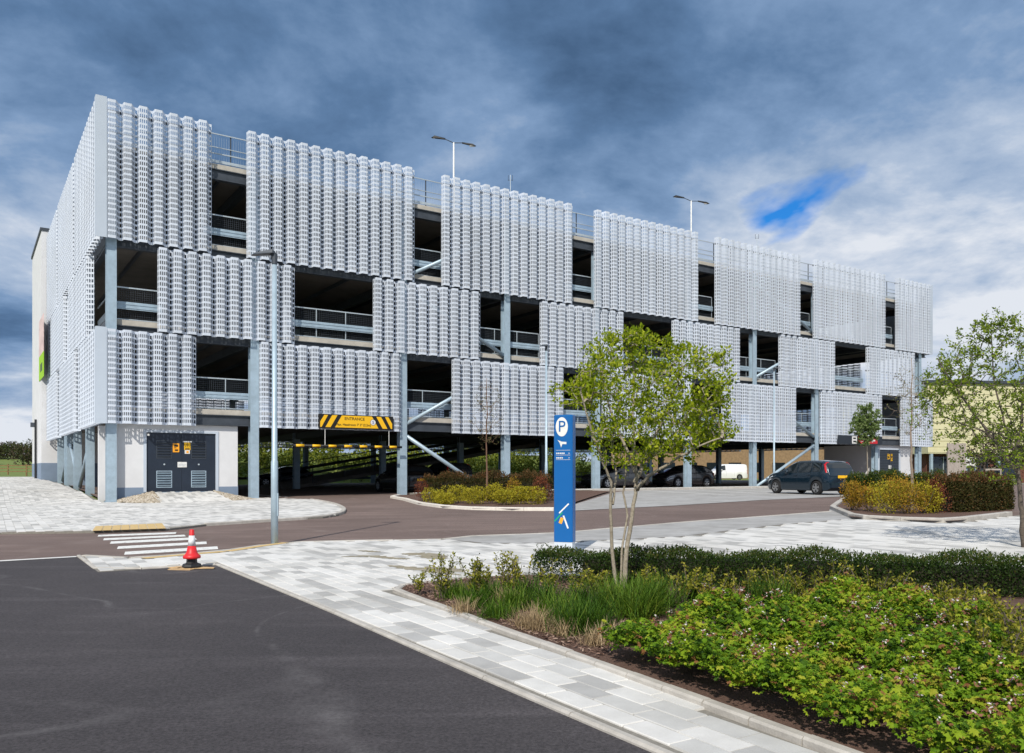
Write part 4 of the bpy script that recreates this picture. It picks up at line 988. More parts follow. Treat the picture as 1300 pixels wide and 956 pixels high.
pv = at(838, 101); make_car('parked_car', paint('purple', (.10, .02, .12)), (pv.x-1, pv.y, .1), math.radians(5), 'purple car parked beyond the building left of the white van', HATCH)
# ------------------------------------------------------------------ right hand background
cbx = at(1178, 84); cb_ = empty('cream_building', (cbx.x, cbx.y, 0), math.radians(6), label='pale cream clad building with dark glazed ground floor at the far right', cat='building')
m = MB(); m.box(0, 34, 0, 18, 3.0, 10.2); m.build('upper_wall', m_cream, cb_)
for i in range(12): m = MB(); m.box(-.03, 34, -.05, -.002, 3.1+i*.6, 3.1+i*.6+.5); m.build('cladding_board', m_cream, cb_)
m = MB(); m.box(-.2, 34.3, -.35, 18.3, 10.21, 10.5); m.build('roof_edge', m_dsteel, cb_)
m = MB(); m.box(.6, 33.5, 1.2, 17, -.2, 2.99); m.build('lower_wall', mat('brick_red', (.14, .055, .04), .9, 0, .3, 5.), cb_)
for i in range(9): m = MB(); m.box(1+i*3.6, 3.8+i*3.6, 1.1, 1.19, .9, 2.7); w_ = m.build('window', m_glass, cb_); m = MB(); m.box(2.36+i*3.6, 2.44+i*3.6, 1.06, 1.099, .9, 2.7); m.build('mullion', m_rail, w_)
for i in range(10): m = MB(); m.box(.3+i*3.7, .55+i*3.7, -.02, .25, -.2, 2.99); m.build('column', m_steel, cb_)
tw0 = at(1203.5, 70); tim = empty('timber_screen_wall', (tw0.x, tw0.y, .05), math.radians(14), label='weathered vertical plank wall standing right of the car park', cat='wall')
for i in range(9): m = MB(); m.box(i*.205, i*.205+.19, random.uniform(-.012, .012), .12, 0, 3.55+random.uniform(-.02, .02)); m.build('plank', m_timber, tim)
m = MB(); m.box(0, 1.84, .125, .2, .3, .5); m.box(0, 1.84, .125, .2, 2.6, 2.8); m.build('rail', m_timber, tim)
ws = at(1227, 80); s_ = empty('white_sign_board', (ws.x, ws.y, 0), 0, label='small white sign board on posts beyond the timber wall', cat='sign')
m = MB(); m.box(0, .95, 0, .05, 1.7, 2.55); m.build('board', m_white, s_)
for x in (.05, .85): m = MB(); m.box(x, x+.06, .06, .1, 0, 2.3); m.build('post', m_steel, s_)
m = MB(); m.box(.2, .75, -.006, -.001, 2.05, 2.2); m.build('print', flat('sign_grey', (.12, .12, .16), .6), s_)
sf = at(1252, 66); s2 = empty('tree_guard', (sf.x, sf.y, .1), .1, label='low pale timber tree guard frame by the far right planting', cat='tree guard')
for x in (0, 1.25): m = MB(); m.tube([(x, 0, 0), (x, 0, 1.2)], .05, 8); m.build('post', m_timber, s2)
m = MB(); m.box(-.06, 1.32, -.03, .03, 1.2, 1.32); m.build('rail', m_timber, s2)
bb = at(775, 128); bf = empty('buff_building', (bb.x, bb.y, 0), math.radians(3), label='long buff brick building beyond the car park, seen under its decks', cat='building')
m = MB(); m.box(0, 60, 0, 12, -.3, 5.4); m.build('wall', mat('buff_brick', (.24, .16, .09), .9, 0, .25, 3.), bf)
m = MB(); m.box(-.3, 60.3, -.3, 12.3, 5.41, 5.7); m.build('roof_edge', m_dsteel, bf)
for i in range(14): m = MB(); m.box(1.2+i*3.5, 3.2+i*3.5, -.04, -.002, 1.0, 2.5); m.build('window', m_glass, bf)
# far left: post and rail fence on the field
fl = empty('post_and_rail_fence', at(-60, 98), 0, label='brown post and rail fence along the field at the far left', cat='fence')
for i in range(9): m = MB(); m.box(i*2.2-.07, i*2.2+.07, -.06, .06, .6, 2.05); m.build('post', m_wood, fl)
for i in range(8):
    for z in (1.15, 1.5, 1.85): m = MB(); m.box(i*2.2+.075, i*2.2+2.12, -.1, -.061, z-.05, z+.06); m.build('rail', m_wood, fl)
# ------------------------------------------------------------------ plants
L_tree = leafmat('leaf_fresh', ((.10, .16, .006), (.20, .28, .010), (.33, .40, .016), (.46, .50, .035)), .45)
L_tree2 = leafmat('leaf_mid', ((.06, .10, .012), (.12, .185, .015), (.20, .28, .02), (.27, .33, .03)), .35)
L_blue = leafmat('leaf_silver', ((.07, .13, .03), (.15, .22, .06), (.27, .34, .14)), .3)
L_bud = leafmat('leaf_bud', ((.10, .085, .04), (.15, .15, .055), (.20, .22, .08)), .3)
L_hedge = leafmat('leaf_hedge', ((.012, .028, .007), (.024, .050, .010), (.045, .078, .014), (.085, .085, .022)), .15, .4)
L_brownh = leafmat('leaf_bronze', ((.022, .030, .008), (.045, .048, .012), (.085, .055, .02), (.17, .075, .03)), .2)
L_gold = leafmat('leaf_gold', ((.20, .17, .012), (.34, .29, .018), (.45, .38, .03), (.28, .30, .03)), .3)
L_amber = leafmat('leaf_amber', ((.14, .12, .015), (.30, .19, .018), (.40, .26, .025), (.33, .13, .03)), .3)
L_red = leafmat('leaf_red', ((.09, .025, .015), (.18, .05, .025), (.24, .09, .04)), .25)
L_euon = leafmat('leaf_euonymus', ((.06, .085, .010), (.14, .16, .015), (.26, .25, .028), (.40, .36, .06)), .3)
L_ger = leafmat('leaf_geranium', ((.022, .06, .006), (.08, .165, .010), (.155, .28, .014), (.26, .37, .022), (.38, .41, .035), (.24, .11, .045)), .35)
L_petal = leafmat('petal', ((.66, .55, .54), (.80, .76, .74)), .3)
L_calyx = leafmat('calyx', ((.16, .06, .04), (.28, .13, .08)), .2)
L_grass = leafmat('grass_blade', ((.022, .060, .007), (.05, .115, .010), (.10, .185, .015), (.21, .26, .035)), .3)
L_straw = leafmat('straw_blade', ((.28, .20, .11), (.42, .31, .18), (.52, .42, .27)), .25)
L_wood = leafmat('leaf_wood', ((.022, .035, .010), (.04, .055, .014), (.07, .085, .02), (.06, .05, .03)), .15)
L_bank = leafmat('leaf_bank', ((.09, .13, .015), (.17, .21, .02), (.27, .28, .035)), .25)
L_chip = leafmat('bark_chip', ((.05, .028, .022), (.11, .065, .05), (.20, .125, .095), (.32, .23, .18)), 0., .95)
def perp_frames(dirs):
    n = len(dirs); d = np.asarray(dirs, float); d /= np.linalg.norm(d, axis=1, keepdims=True)+1e-9
    a = RNG.normal(size=(n, 3)); z = a-d*np.sum(a*d, axis=1, keepdims=True); z /= np.linalg.norm(z, axis=1, keepdims=True)
    y = np.cross(z, d); return np.stack([d, y, z], axis=2)
def grow(name, base, limbs, attract, lm, bark, label, leaf=.045, per=9, spread=.09, cat='tree', rmin=.0028, group=None, start=.35, fold=.12):
    """limbs: [(points, r0, r1)] relative to base; attract: (n,3) points the twigs reach; each twig carries leaves"""
    root = empty(name, base, 0, label=label, cat=cat, group=group)
    m = MB(); nodes = []
    for pts, r0, r1 in limbs:
        pts = [Vector(p) for p in pts]; fine = []; k = len(pts)
        for i in range(k-1):
            for u in np.linspace(0, 1, 5)[:-1]:
                q = pts[i].lerp(pts[i+1], float(u)); fine.append(q+Vector(RNG.normal(size=3)*r0*.22))
        fine.append(pts[-1]); n = len(fine)
        m.tube(fine, [r0+(r1-r0)*(i/(n-1))**.8 for i in range(n)], 8)
        nodes += [f for i, f in enumerate(fine) if i/(n-1) >= start]
    m.build('trunk', bark, root, True)
    A = np.asarray(attract); nodes = np.array([tuple(p) for p in nodes])
    d0 = np.min(np.linalg.norm(A[:, None]-nodes[None], axis=2), axis=1); A = A[np.argsort(d0)]
    paths = []; owner = [-1]*len(nodes); cnt = np.zeros(len(A), int)
    NN = [tuple(p) for p in nodes]
    arr = np.zeros((len(nodes)+len(A)*4, 3)); arr[:len(nodes)] = nodes; k = len(nodes)
    for i, a in enumerate(A):
        dv = a-arr[:k]; dist = np.linalg.norm(dv, axis=1)+np.maximum(0, -dv[:, 2])*.8+RNG.random(k)*.02; j = int(np.argmin(dist)); p0 = arr[j].copy(); L = np.linalg.norm(a-p0)
        mids = [p0]
        for u in (.33, .66):
            q = p0+(a-p0)*u+RNG.normal(size=3)*L*fold*.6; q[2] -= L*.10*math.sin(math.pi*u); mids.append(q)
        mids.append(a); paths.append(mids); o = owner[j]
        while o >= 0: cnt[o] += 1; o = par[o] if o < len(par) else -1
        if i == 0: par = []
        par.append(owner[j])
        for q in mids[1:]: arr[k] = q; k += 1; owner.append(i)
    b = MB()
    for i, p in enumerate(paths):
        r = min(.02, rmin*(1+cnt[i])**.45); b.tube(p, [r, r*.9, r*.75, r*.45], 4, 0, False)
    tag(b.build('branches', bark, root), kind='stuff')
    P, D = [], []
    for p in paths:
        p = np.array(p)
        for _ in range(per):
            u = 1-RNG.random()**1.6*.75; q = u*3; i = min(2, int(q)); c = p[i]+(p[i+1]-p[i])*(q-i)
            P.append(c+RNG.normal(size=3)*spread*.35); D.append((p[i+1]-p[i])/(np.linalg.norm(p[i+1]-p[i])+1e-6)*.5+RNG.normal(size=3)*.7+np.array([0, 0, .25]))
    n = len(P); cloud('crown', LEAF_V, LEAF_F, np.array(P), perp_frames(D), RNG.uniform(.6, 1.25, n)*leaf, lm, root)
    return root
def ell(n, c, r, shell=.55, zcut=None):
    out = []
    while len(out) < n:
        v = RNG.normal(size=3); v /= np.linalg.norm(v); rr = (shell+(1-shell)*RNG.random()**.6) if RNG.random() < .75 else RNG.random()**.5
        k = 1+.16*math.sin(v[0]*5+c[0])*math.cos(v[2]*4+1)+.08*math.sin(v[1]*9)
        q = np.array(c)+v*np.array(r)*rr*k
        if zcut is None or q[2] > zcut: out.append(q)
    return np.array(out)
# multi-stemmed tree in the foreground bed
tb = pg(788, 752, .06); Y = tb.y
def rel(px, py, dy=0.0): q = at(px, Y+dy, py); return (q.x-tb.x, dy, q.z-tb.z)
limbs = [([(-.02, 0, -.1), rel(778, 700, -.02), rel(775, 650, -.05), rel(776, 612, -.1), rel(765, 586, -.15), rel(750, 545, -.25), rel(738, 500, -.3)], .021, .008),
         ([(.03, 0, -.1), rel(795, 700, .02), rel(803, 650, .03), rel(808, 618, .02), rel(806, 580, .0), rel(803, 530, .05), rel(806, 470, .1), rel(800, 425, .1)], .028, .007),
         ([rel(808, 622, .02), rel(824, 605, -.1), rel(850, 588, -.25), rel(880, 570, -.35), rel(915, 556, -.4)], .022, .007),
         ([rel(806, 612, .02), rel(816, 590, .12), rel(828, 560, .2), rel(850, 515, .35), rel(868, 465, .4)], .024, .008),
         ([rel(806, 600, .01), rel(797, 575, .1), rel(785, 545, .22), rel(768, 500, .3), rel(762, 455, .3)], .02, .007),
         ([(.0, .03, -.1), rel(789, 700, .06), rel(797, 655, .08), rel(791, 625, .1), rel(795, 600, .1), rel(788, 575, .12)], .013, .008),
         ([rel(778, 640, -.05), rel(783, 600, .25), rel(776, 560, .5), rel(790, 510, .6)], .014, .006),
         ([rel(822, 585, .15), rel(846, 560, .3), rel(880, 530, .5), rel(905, 500, .5)], .016, .006)]
c0 = rel(818, 508); rx, rz_ = 118/FPX*Y, 88/FPX*Y
att = np.vstack([ell(820, (c0[0], .05, c0[2]), (rx*.98, rx*.85, rz_), .6), ell(60, rel(742, 498), (.22, .3, .25), .2), ell(60, rel(905, 545), (.28, .35, .2), .2), ell(40, rel(800, 428), (.25, .25, .12), .2)])
ok_ = [not ((PX0+FPX*(q[0]+tb.x)/(Y+q[1]) < 748) and (PY0-FPX*(q[2]+tb.z-EYE)/(Y+q[1]) > 515)) for q in att]; att = att[np.array(ok_)]
grow('multi_stem_tree', tb, limbs, att, L_tree, m_bark, 'multi stemmed young tree with fresh green leaves in the foreground bed', .043, 14, .07, rmin=.0024)
# tree at the right edge
tb2 = on(at(1300, 12.6).x, 12.6, .05); Yr = 12.6
def rel2(px, py, dy=0.0): q = at(px, Yr+dy, py); return (q.x-tb2.x, dy, q.z-tb2.z)
limbs = [([(0, 0, -.1), rel2(1297, 650), rel2(1293, 612), rel2(1292, 570), rel2(1300, 500), rel2(1305, 420)], .048, .012),
         ([rel2(1292, 600), rel2(1262, 560, -.1), rel2(1232, 520, -.2), rel2(1205, 480, -.2), rel2(1190, 455, -.2)], .024, .007), ([rel2(1293, 590), rel2(1275, 540, .2), rel2(1262, 480, .4), rel2(1258, 420, .4)], .022, .007),
         ([rel2(1292, 580), rel2(1320, 530, .1), rel2(1350, 470, .2)], .024, .008), ([rel2(1293, 575), rel2(1250, 548, .3), rel2(1200, 530, .5), rel2(1175, 510, .5)], .018, .006), ([rel2(1293, 570), rel2(1340, 540, -.3), rel2(1390, 500, -.4)], .022, .007)]
att = np.vstack([ell(1000, rel2(1295, 500), (1.48, 1.25, 1.22), .55), ell(80, rel2(1200, 480), (.45, .4, .45), .2), ell(50, rel2(1262, 415), (.3, .3, .3), .2)])
grow('young_tree', tb2, limbs, att, L_tree2, m_bark2, 'dark stemmed leafing tree at the right edge of the picture', .048, 13, .07)
# slender trees
def slender(px, Yd, pyb, pyt, cx, cyt, cyb, cw, n, lm, bark, label, leaf, per, r=.03, nm='slender_tree'):
    p = at(px, Yd); b = on(p.x, p.y, .05)
    R_ = lambda x, y, dy=0.: (at(x, Yd+dy, y).x-b.x, dy, at(x, Yd+dy, y).z-b.z)
    top = R_(px, pyt); limbs = [([(0, 0, -.1), R_(px+.5, (pyb+cyb)/2), R_(px-.5, cyb), R_(px, (cyb+pyt)/2), top], r, .008)]
    c = R_(cx, (cyt+cyb)/2); w_ = cw/FPX*Yd/2; h_ = (cyb-cyt)/FPX*Yd/2
    grow(nm, b, limbs, ell(n, c, (w_, w_, h_), .3), lm, bark, label, leaf, per, .08, start=.4)
slender(618, 29.2, 640, 480, 620, 482, 572, 48, 260, L_bud, mat('red_bark', (.16, .09, .06), .9, 0, .2, 20.), 'slender nearly bare tree rising from the island bed', .045, 4, .045)
slender(1101, 38, 630, 512, 1100, 512, 566, 38, 420, L_blue, m_bark, 'small silvery green tree in front of the exit sign', .10, 14, .035)
slender(1157, 22, 655, 455, 1160, 458, 560, 66, 150, L_bud, mat('grey_bark', (.24, .19, .15), .9, 0, .2, 20.), 'slim straight tree with sparse twigs in the corner bed', .05, 4, .05)
# hedges and shrubs
def leafmass(name, P, N_, size, lm, parent, up=.3, rnd=None):
    n = len(P); D = np.asarray(N_)*.8+RNG.normal(size=(n, 3))*.6+np.array([0, 0, up]); return cloud(name, LEAF_V, LEAF_F, np.asarray(P), perp_frames(D), RNG.uniform(.6, 1.3, n)*size, lm, parent, rnd=rnd)
def hedge(name, line, width, height, n, size, lm, label, shoots=200, cat='hedge', zoff=.06, tint=True):
    line = [Vector((p[0], p[1])) for p in line]; cum = [0.]
    for i in range(1, len(line)): cum.append(cum[-1]+(line[i]-line[i-1]).length)
    o = on(line[0].x, line[0].y, zoff); root = empty(name, o, 0, label=label, cat=cat)
    def frame(d):
        for i in range(1, len(line)):
            if d <= cum[i]+1e-6:
                u = (d-cum[i-1])/(cum[i]-cum[i-1]); p = line[i-1].lerp(line[i], u); t = (line[i]-line[i-1]).normalized(); return p, t
        return line[-1], (line[-1]-line[-2]).normalized()
    P, N_, rn = [], [], []
    ph = random.random()*9
    for _ in range(n):
        d = random.random()*(cum[-1]+.0); p, t = frame(d); nn = Vector((-t.y, t.x)); u = random.random()*math.pi*1.16-.08*math.pi
        a = random.random(); bump = 1+.10*math.sin(d*4+ph)+.07*math.sin(d*9.3+ph*2)+random.gauss(0, .05)
        e = .55; cx_, cz_ = math.copysign(abs(math.cos(u))**e, math.cos(u)), math.copysign(abs(math.sin(u))**e, math.sin(u))
        dep = 1-.28*random.random()**2
        # rounded ends
        ed = min(d, cum[-1]-d); k = min(1, .55+.45*math.sqrt(min(1, ed/(width*.5))))
        q = p+nn*(cx_*width/2*bump*dep*k); z = max(.0, cz_*height*bump*dep*(.8+.2*k)) if cz_ > 0 else random.random()*height*.25
        P.append((q.x-o.x, q.y-o.y, g(q.x, q.y)+zoff-o.z+z)); N_.append((nn.x*cx_, nn.y*cx_, cz_))
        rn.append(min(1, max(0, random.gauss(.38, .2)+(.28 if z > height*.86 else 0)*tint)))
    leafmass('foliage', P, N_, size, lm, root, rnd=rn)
    P, N_ = [], []
    for _ in range(shoots):
        d = random.random()*cum[-1]; p, t = frame(d); nn = Vector((-t.y, t.x)); q = p+nn*random.uniform(-.4, .4)*width; h0 = height*(1+.10*math.sin(d*4+ph)); l = random.uniform(.03, .14)*min(1, height)
        for i in range(6): P.append((q.x-o.x+random.gauss(0, .006), q.y-o.y, g(q.x, q.y)+zoff-o.z+h0*.97+l*i/5)); N_.append((random.gauss(0, .6), random.gauss(0, .6), .9))
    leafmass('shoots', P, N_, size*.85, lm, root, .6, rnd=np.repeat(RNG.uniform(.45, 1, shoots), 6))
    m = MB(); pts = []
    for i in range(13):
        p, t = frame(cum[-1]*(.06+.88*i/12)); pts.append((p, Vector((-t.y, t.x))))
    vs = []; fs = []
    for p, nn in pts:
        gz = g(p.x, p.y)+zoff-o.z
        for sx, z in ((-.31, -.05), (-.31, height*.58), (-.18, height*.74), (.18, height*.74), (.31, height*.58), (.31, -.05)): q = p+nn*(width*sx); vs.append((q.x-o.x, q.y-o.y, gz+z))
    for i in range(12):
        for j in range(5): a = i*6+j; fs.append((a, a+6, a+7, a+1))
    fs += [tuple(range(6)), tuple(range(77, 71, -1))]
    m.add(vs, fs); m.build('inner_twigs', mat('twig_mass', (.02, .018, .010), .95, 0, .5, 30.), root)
    return root
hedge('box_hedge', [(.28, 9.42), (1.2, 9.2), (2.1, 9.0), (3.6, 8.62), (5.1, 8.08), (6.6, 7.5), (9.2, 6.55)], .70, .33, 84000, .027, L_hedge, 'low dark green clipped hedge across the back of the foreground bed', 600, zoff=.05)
def shrub(px, Yd, w_, h_, n, size, lm, label, nm='shrub', group=None, pt=None, up=.45, spiky=0):
    p = at(px, Yd) if pt is None else pt; b = on(p.x, p.y, .05); root = empty(nm, b, 0, label=label, cat='shrub', group=group)
    k = max(5, int(n/260)); cs = []
    for _ in range(k): a = random.random()*6.28; r = random.random()**.5*.62; cs.append((math.cos(a)*r*w_/2, math.sin(a)*r*w_/2, h_*random.uniform(.35, .66), random.uniform(.28, .42)))
    P, N_ = [], []
    for i in range(n):
        c = cs[i % k]; v = RNG.normal(size=3); v /= np.linalg.norm(v); rr = random.uniform(.75, 1.05)
        z = c[2]+v[2]*c[3]*h_*1.05*rr
        if z < 0: z = random.random()*h_*.3
        P.append((c[0]+v[0]*c[3]*w_*rr*.95, c[1]+v[1]*c[3]*w_*rr*.95, z)); N_.append(v)
    for _ in range(spiky):
        a = random.random()*6.28; r = random.random()**.5*w_*.42; l = random.uniform(.15, .4)*h_; ln = (random.gauss(0, .12), random.gauss(0, .12))
        for i in range(7): P.append((math.cos(a)*r+ln[0]*i/6, math.sin(a)*r+ln[1]*i/6, h_*.72+l*i/6)); N_.append(RNG.normal(size=3))
    leafmass('foliage', P, N_, size, lm, root, up)
    m = MB()
    for i in range(7): a = i*.9; m.tube([(0, 0, -.05), (math.cos(a)*w_*.18, math.sin(a)*w_*.18, h_*.35), (math.cos(a)*w_*.3, math.sin(a)*w_*.3, h_*.7)], [.012, .008, .004], 4)
    m.build('stems', m_bark2, root)
    return root
for i, (px, Yd, w_, h_) in enumerate([(551, 28.6, .8, .55), (580, 28.4, .95, .62), (605, 27.6, .85, .6), (628, 28.0, .95, .68), (652, 27.4, .9, .62), (676, 27.2, .85, .58), (565, 27.6, .6, .45), (640, 26.8, .7, .5)]):
    shrub(px, Yd, w_, h_, 1500, .055, L_gold, '%s golden yellow shrub from the left in the island bed' % ('first', 'third', 'fourth', 'fifth', 'seventh', 'eighth', 'second', 'sixth')[i], 'golden_shrub', 'golden shrubs in the island bed')
hedge('dark_hedge', [at(540, 31.4).xy, at(610, 30.8).xy, at(700, 29.6).xy], .9, .95, 20000, .06, L_brownh, 'dark bronze hedge along the back of the island bed', 160)
shrub(536, 30.2, .5, .85, 900, .05, L_red, 'small red brown conical shrub at the left tip of the island bed', 'red_shrub')
shrub(651, 29.0, .7, .95, 900, .05, L_amber, 'orange brown shrub amid the island bed hedge', 'amber_shrub')
shrub(690, 28.0, .8, .95, 1100, .05, L_red, 'red brown shrub at the island bed end next to the totem', 'red_shrub')
for i, (px, Yd, w_, h_, lm) in enumerate([(1082, 22.2, .55, .85, L_amber), (1104, 21.8, .9, .72, L_amber), (1126, 20.9, 1.0, .82, L_gold), (1150, 20.6, 1.0, .85, L_amber), (1172, 20.7, .9, .85, L_gold), (1140, 22.3, .9, .98, L_amber), (1186, 20.9, .6, .85, L_red)]):
    shrub(px, Yd, w_, h_, 1900, .045, lm, ['orange tipped narrow shrub at the left end of the corner bed', 'amber shrub second from the left in the corner bed', 'yellow shrub at the front middle of the corner bed', 'amber shrub below the slim tree in the corner bed', 'yellow shrub right of the slim tree in the corner bed', 'tall amber shrub behind the others in the corner bed', 'dark red shrub beside the clipped hedge in the corner bed'][i], 'amber_shrub' if lm is L_amber else ('golden_shrub' if lm is L_gold else 'red_shrub'), 'shrubs in the corner bed', spiky=26)
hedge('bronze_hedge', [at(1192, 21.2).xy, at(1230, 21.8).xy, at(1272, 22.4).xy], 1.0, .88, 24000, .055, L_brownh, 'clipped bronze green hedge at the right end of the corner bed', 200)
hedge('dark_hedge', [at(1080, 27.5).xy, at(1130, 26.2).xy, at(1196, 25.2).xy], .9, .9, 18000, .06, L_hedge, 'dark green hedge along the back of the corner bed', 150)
# foreground bed: grasses, euonymus, geranium
BL_V = [(-.014, 0, 0), (.014, 0, 0), (-.012, .10, .42), (.012, .10, .42), (-.008, .30, .76), (.008, .30, .76), (0, .62, .92)]
BL_F = [(0, 1, 3, 2), (2, 3, 5, 4), (4, 5, 6, 6)]
def tuft(x, y, h_, n, lm, label, nm='grass_tuft', wide=.08, lean=.5, group='grass tufts in the foreground bed'):
    b = on(x, y, .05); root = empty(nm, b, 0, label=label, cat='grass', group=group)
    a = RNG.random(n)*6.283; tilt = np.abs(RNG.normal(0, lean, n)); R = np.zeros((n, 3, 3))
    ca, sa, ct, st_ = np.cos(a), np.sin(a), np.cos(tilt), np.sin(tilt)
    R[:, :, 0] = np.stack([ca, sa, 0*a], 1); f = np.stack([-sa, ca, 0*a], 1); up = np.array([0, 0, 1.])
    R[:, :, 1] = f*ct[:, None]-up*st_[:, None]; R[:, :, 2] = f*st_[:, None]+up*ct[:, None]
    P = np.column_stack([RNG.normal(0, wide*.5, n), RNG.normal(0, wide*.5, n), np.zeros(n)]); S = h_*RNG.uniform(.55, 1.15, n); S3 = np.column_stack([np.full(n, .17 if lm is L_straw else .22+.1*h_), S, S])
    V = []
    tf = [(0, 1, 3, 2), (2, 3, 5, 4)]; tv = BL_V[:4]+[(-.003, .34, .86), (.003, .34, .86)]
    mu = RNG.uniform(.2, .7); cloud('blades', tv, tf, P, R, S3, lm, root, rnd=np.clip(RNG.normal(mu, .2, n), 0, 1))
def gp(px, py): q = pg(px, py, .07); return q.x, q.y
k = 0
names = 'first second third fourth fifth sixth seventh eighth ninth tenth eleventh twelfth thirteenth fourteenth fifteenth sixteenth seventeenth eighteenth nineteenth twentieth twenty-first twenty-second twenty-third twenty-fourth twenty-fifth'.split()
green = [(576, 762, .26), (600, 772, .24), (622, 765, .28), (648, 776, .30), (663, 764, .30), (690, 775, .34), (706, 790, .34), (722, 803, .34), (735, 781, .40), (752, 798, .34), (771, 778, .38), (790, 766, .34), (806, 787, .44), (822, 780, .42), (838, 771, .36), (628, 786, .20), (965, 772, .34), (985, 776, .34), (742, 806, .30), (880, 762, .3)]
order = sorted(range(len(green)), key=lambda i: green[i][0])
for r_, i in enumerate(order):
    x, y = gp(green[i][0]+3, green[i][1]-6); tuft(x, y, green[i][2]*.95, 330, L_grass, '%s green grass tuft counted from the left in the foreground bed' % names[r_], wide=.15, lean=.62)
dead = [(585, 778, .16), (665, 796, .17), (680, 800, .24), (640, 770, .2), (753, 818, .18), (775, 812, .16), (712, 806, .16), (940, 766, .2), (620, 758, .16)]
order = sorted(range(len(dead)), key=lambda i: dead[i][0])
for r_, i in enumerate(order):
    x, y = gp(dead[i][0]+4, dead[i][1]-5); tuft(x, y, dead[i][2], 240, L_straw, '%s dry straw coloured grass tuft from the left in the foreground bed' % names[r_], 'dry_grass_tuft', .12, .7, 'dry grass tufts in the foreground bed')
def euonymus(px, py, h_, ns, label, lm=L_euon, w_=.22):
    x, y = gp(px, py); b = on(x, y, .06); root = empty('euonymus_shrub', b, 0, label=label, cat='shrub', group='yellow green shrubs in the foreground bed')
    m = MB(); P, D = [], []
    for s in range(ns):
        a = random.random()*6.28; r = random.random()**.5*w_; l = h_*random.uniform(.6, 1.1); tip_ = Vector((math.cos(a)*r, math.sin(a)*r, l)); m_ = Vector((math.cos(a)*r*.5+random.gauss(0, .02), math.sin(a)*r*.5, l*.5))
        m.tube([(0, 0, -.03), m_, tip_], [.006, .005, .003], 4, 0, False)
        for i in range(46):
            u = .22+.8*random.random(); q = (Vector((0, 0, 0)).lerp(m_, u*2) if u < .5 else m_.lerp(tip_, (u-.5)*2)); P.append((q.x+random.gauss(0, .016), q.y+random.gauss(0, .016), q.z+random.gauss(0, .008))); D.append((random.gauss(0, 1), random.gauss(0, 1), .7))
    m.build('stems', m_bark2, root); n = len(P); cloud('foliage', LEAF_V, LEAF_F, np.array(P), perp_frames(D), RNG.uniform(.7, 1.3, n)*.032, lm, root)
eu = [(533, 752, .26, 4), (563, 757, .42, 9), (601, 757, .40, 11), (615, 752, .34, 8), (648, 757, .44, 12), (664, 750, .42, 8), (700, 757, .42, 10), (732, 756, .36, 9), (752, 757, .40, 9), (766, 758, .36, 8), (818, 756, .38, 9), (842, 760, .36, 10), (868, 762, .40, 9), (884, 757, .34, 10), (905, 768, .34, 12), (938, 762, .36, 9), (962, 758, .38, 10), (985, 760, .42, 11), (1004, 768, .36, 10), (1030, 768, .42, 12), (1056, 765, .46, 12), (1075, 772, .38, 12), (1110, 775, .46, 13), (1140, 778, .42, 13), (1165, 778, .36, 12), (1190, 790, .40, 14), (1215, 785, .40, 14), (1240, 800, .40, 15), (1262, 815, .40, 15), (1225, 822, .36, 15), (1285, 830, .42, 16), (1250, 850, .40, 16), (1290, 868, .42, 16), (1272, 790, .34, 13), (1315, 845, .42, 14)]
for i, (px, py, h_, ns) in enumerate(eu):
    lab = '%s yellow green leafy shrub from the left along the foreground hedge' % names[i] if i < 25 else 'yellow green leafy shrub in the right hand clump of the foreground bed'
    euonymus(px, py, h_*(.95 if px < 700 else .78), ns if px < 700 else max(6, int(ns*.75)), lab, w_=.16 if px < 760 else .22)
ger_poly = [Vector(p) for p in ((1.04, 4.5), (.72, 5.1), (.58, 5.5), (.80, 5.85), (1.2, 6.2), (1.9, 6.75), (2.7, 7.0), (3.5, 6.9), (3.3, 5.9), (3.15, 5.1), (2.9, 4.3), (3.1, 3.2), (3.3, 2.2), (2.30, 2.2), (1.60, 3.45))]
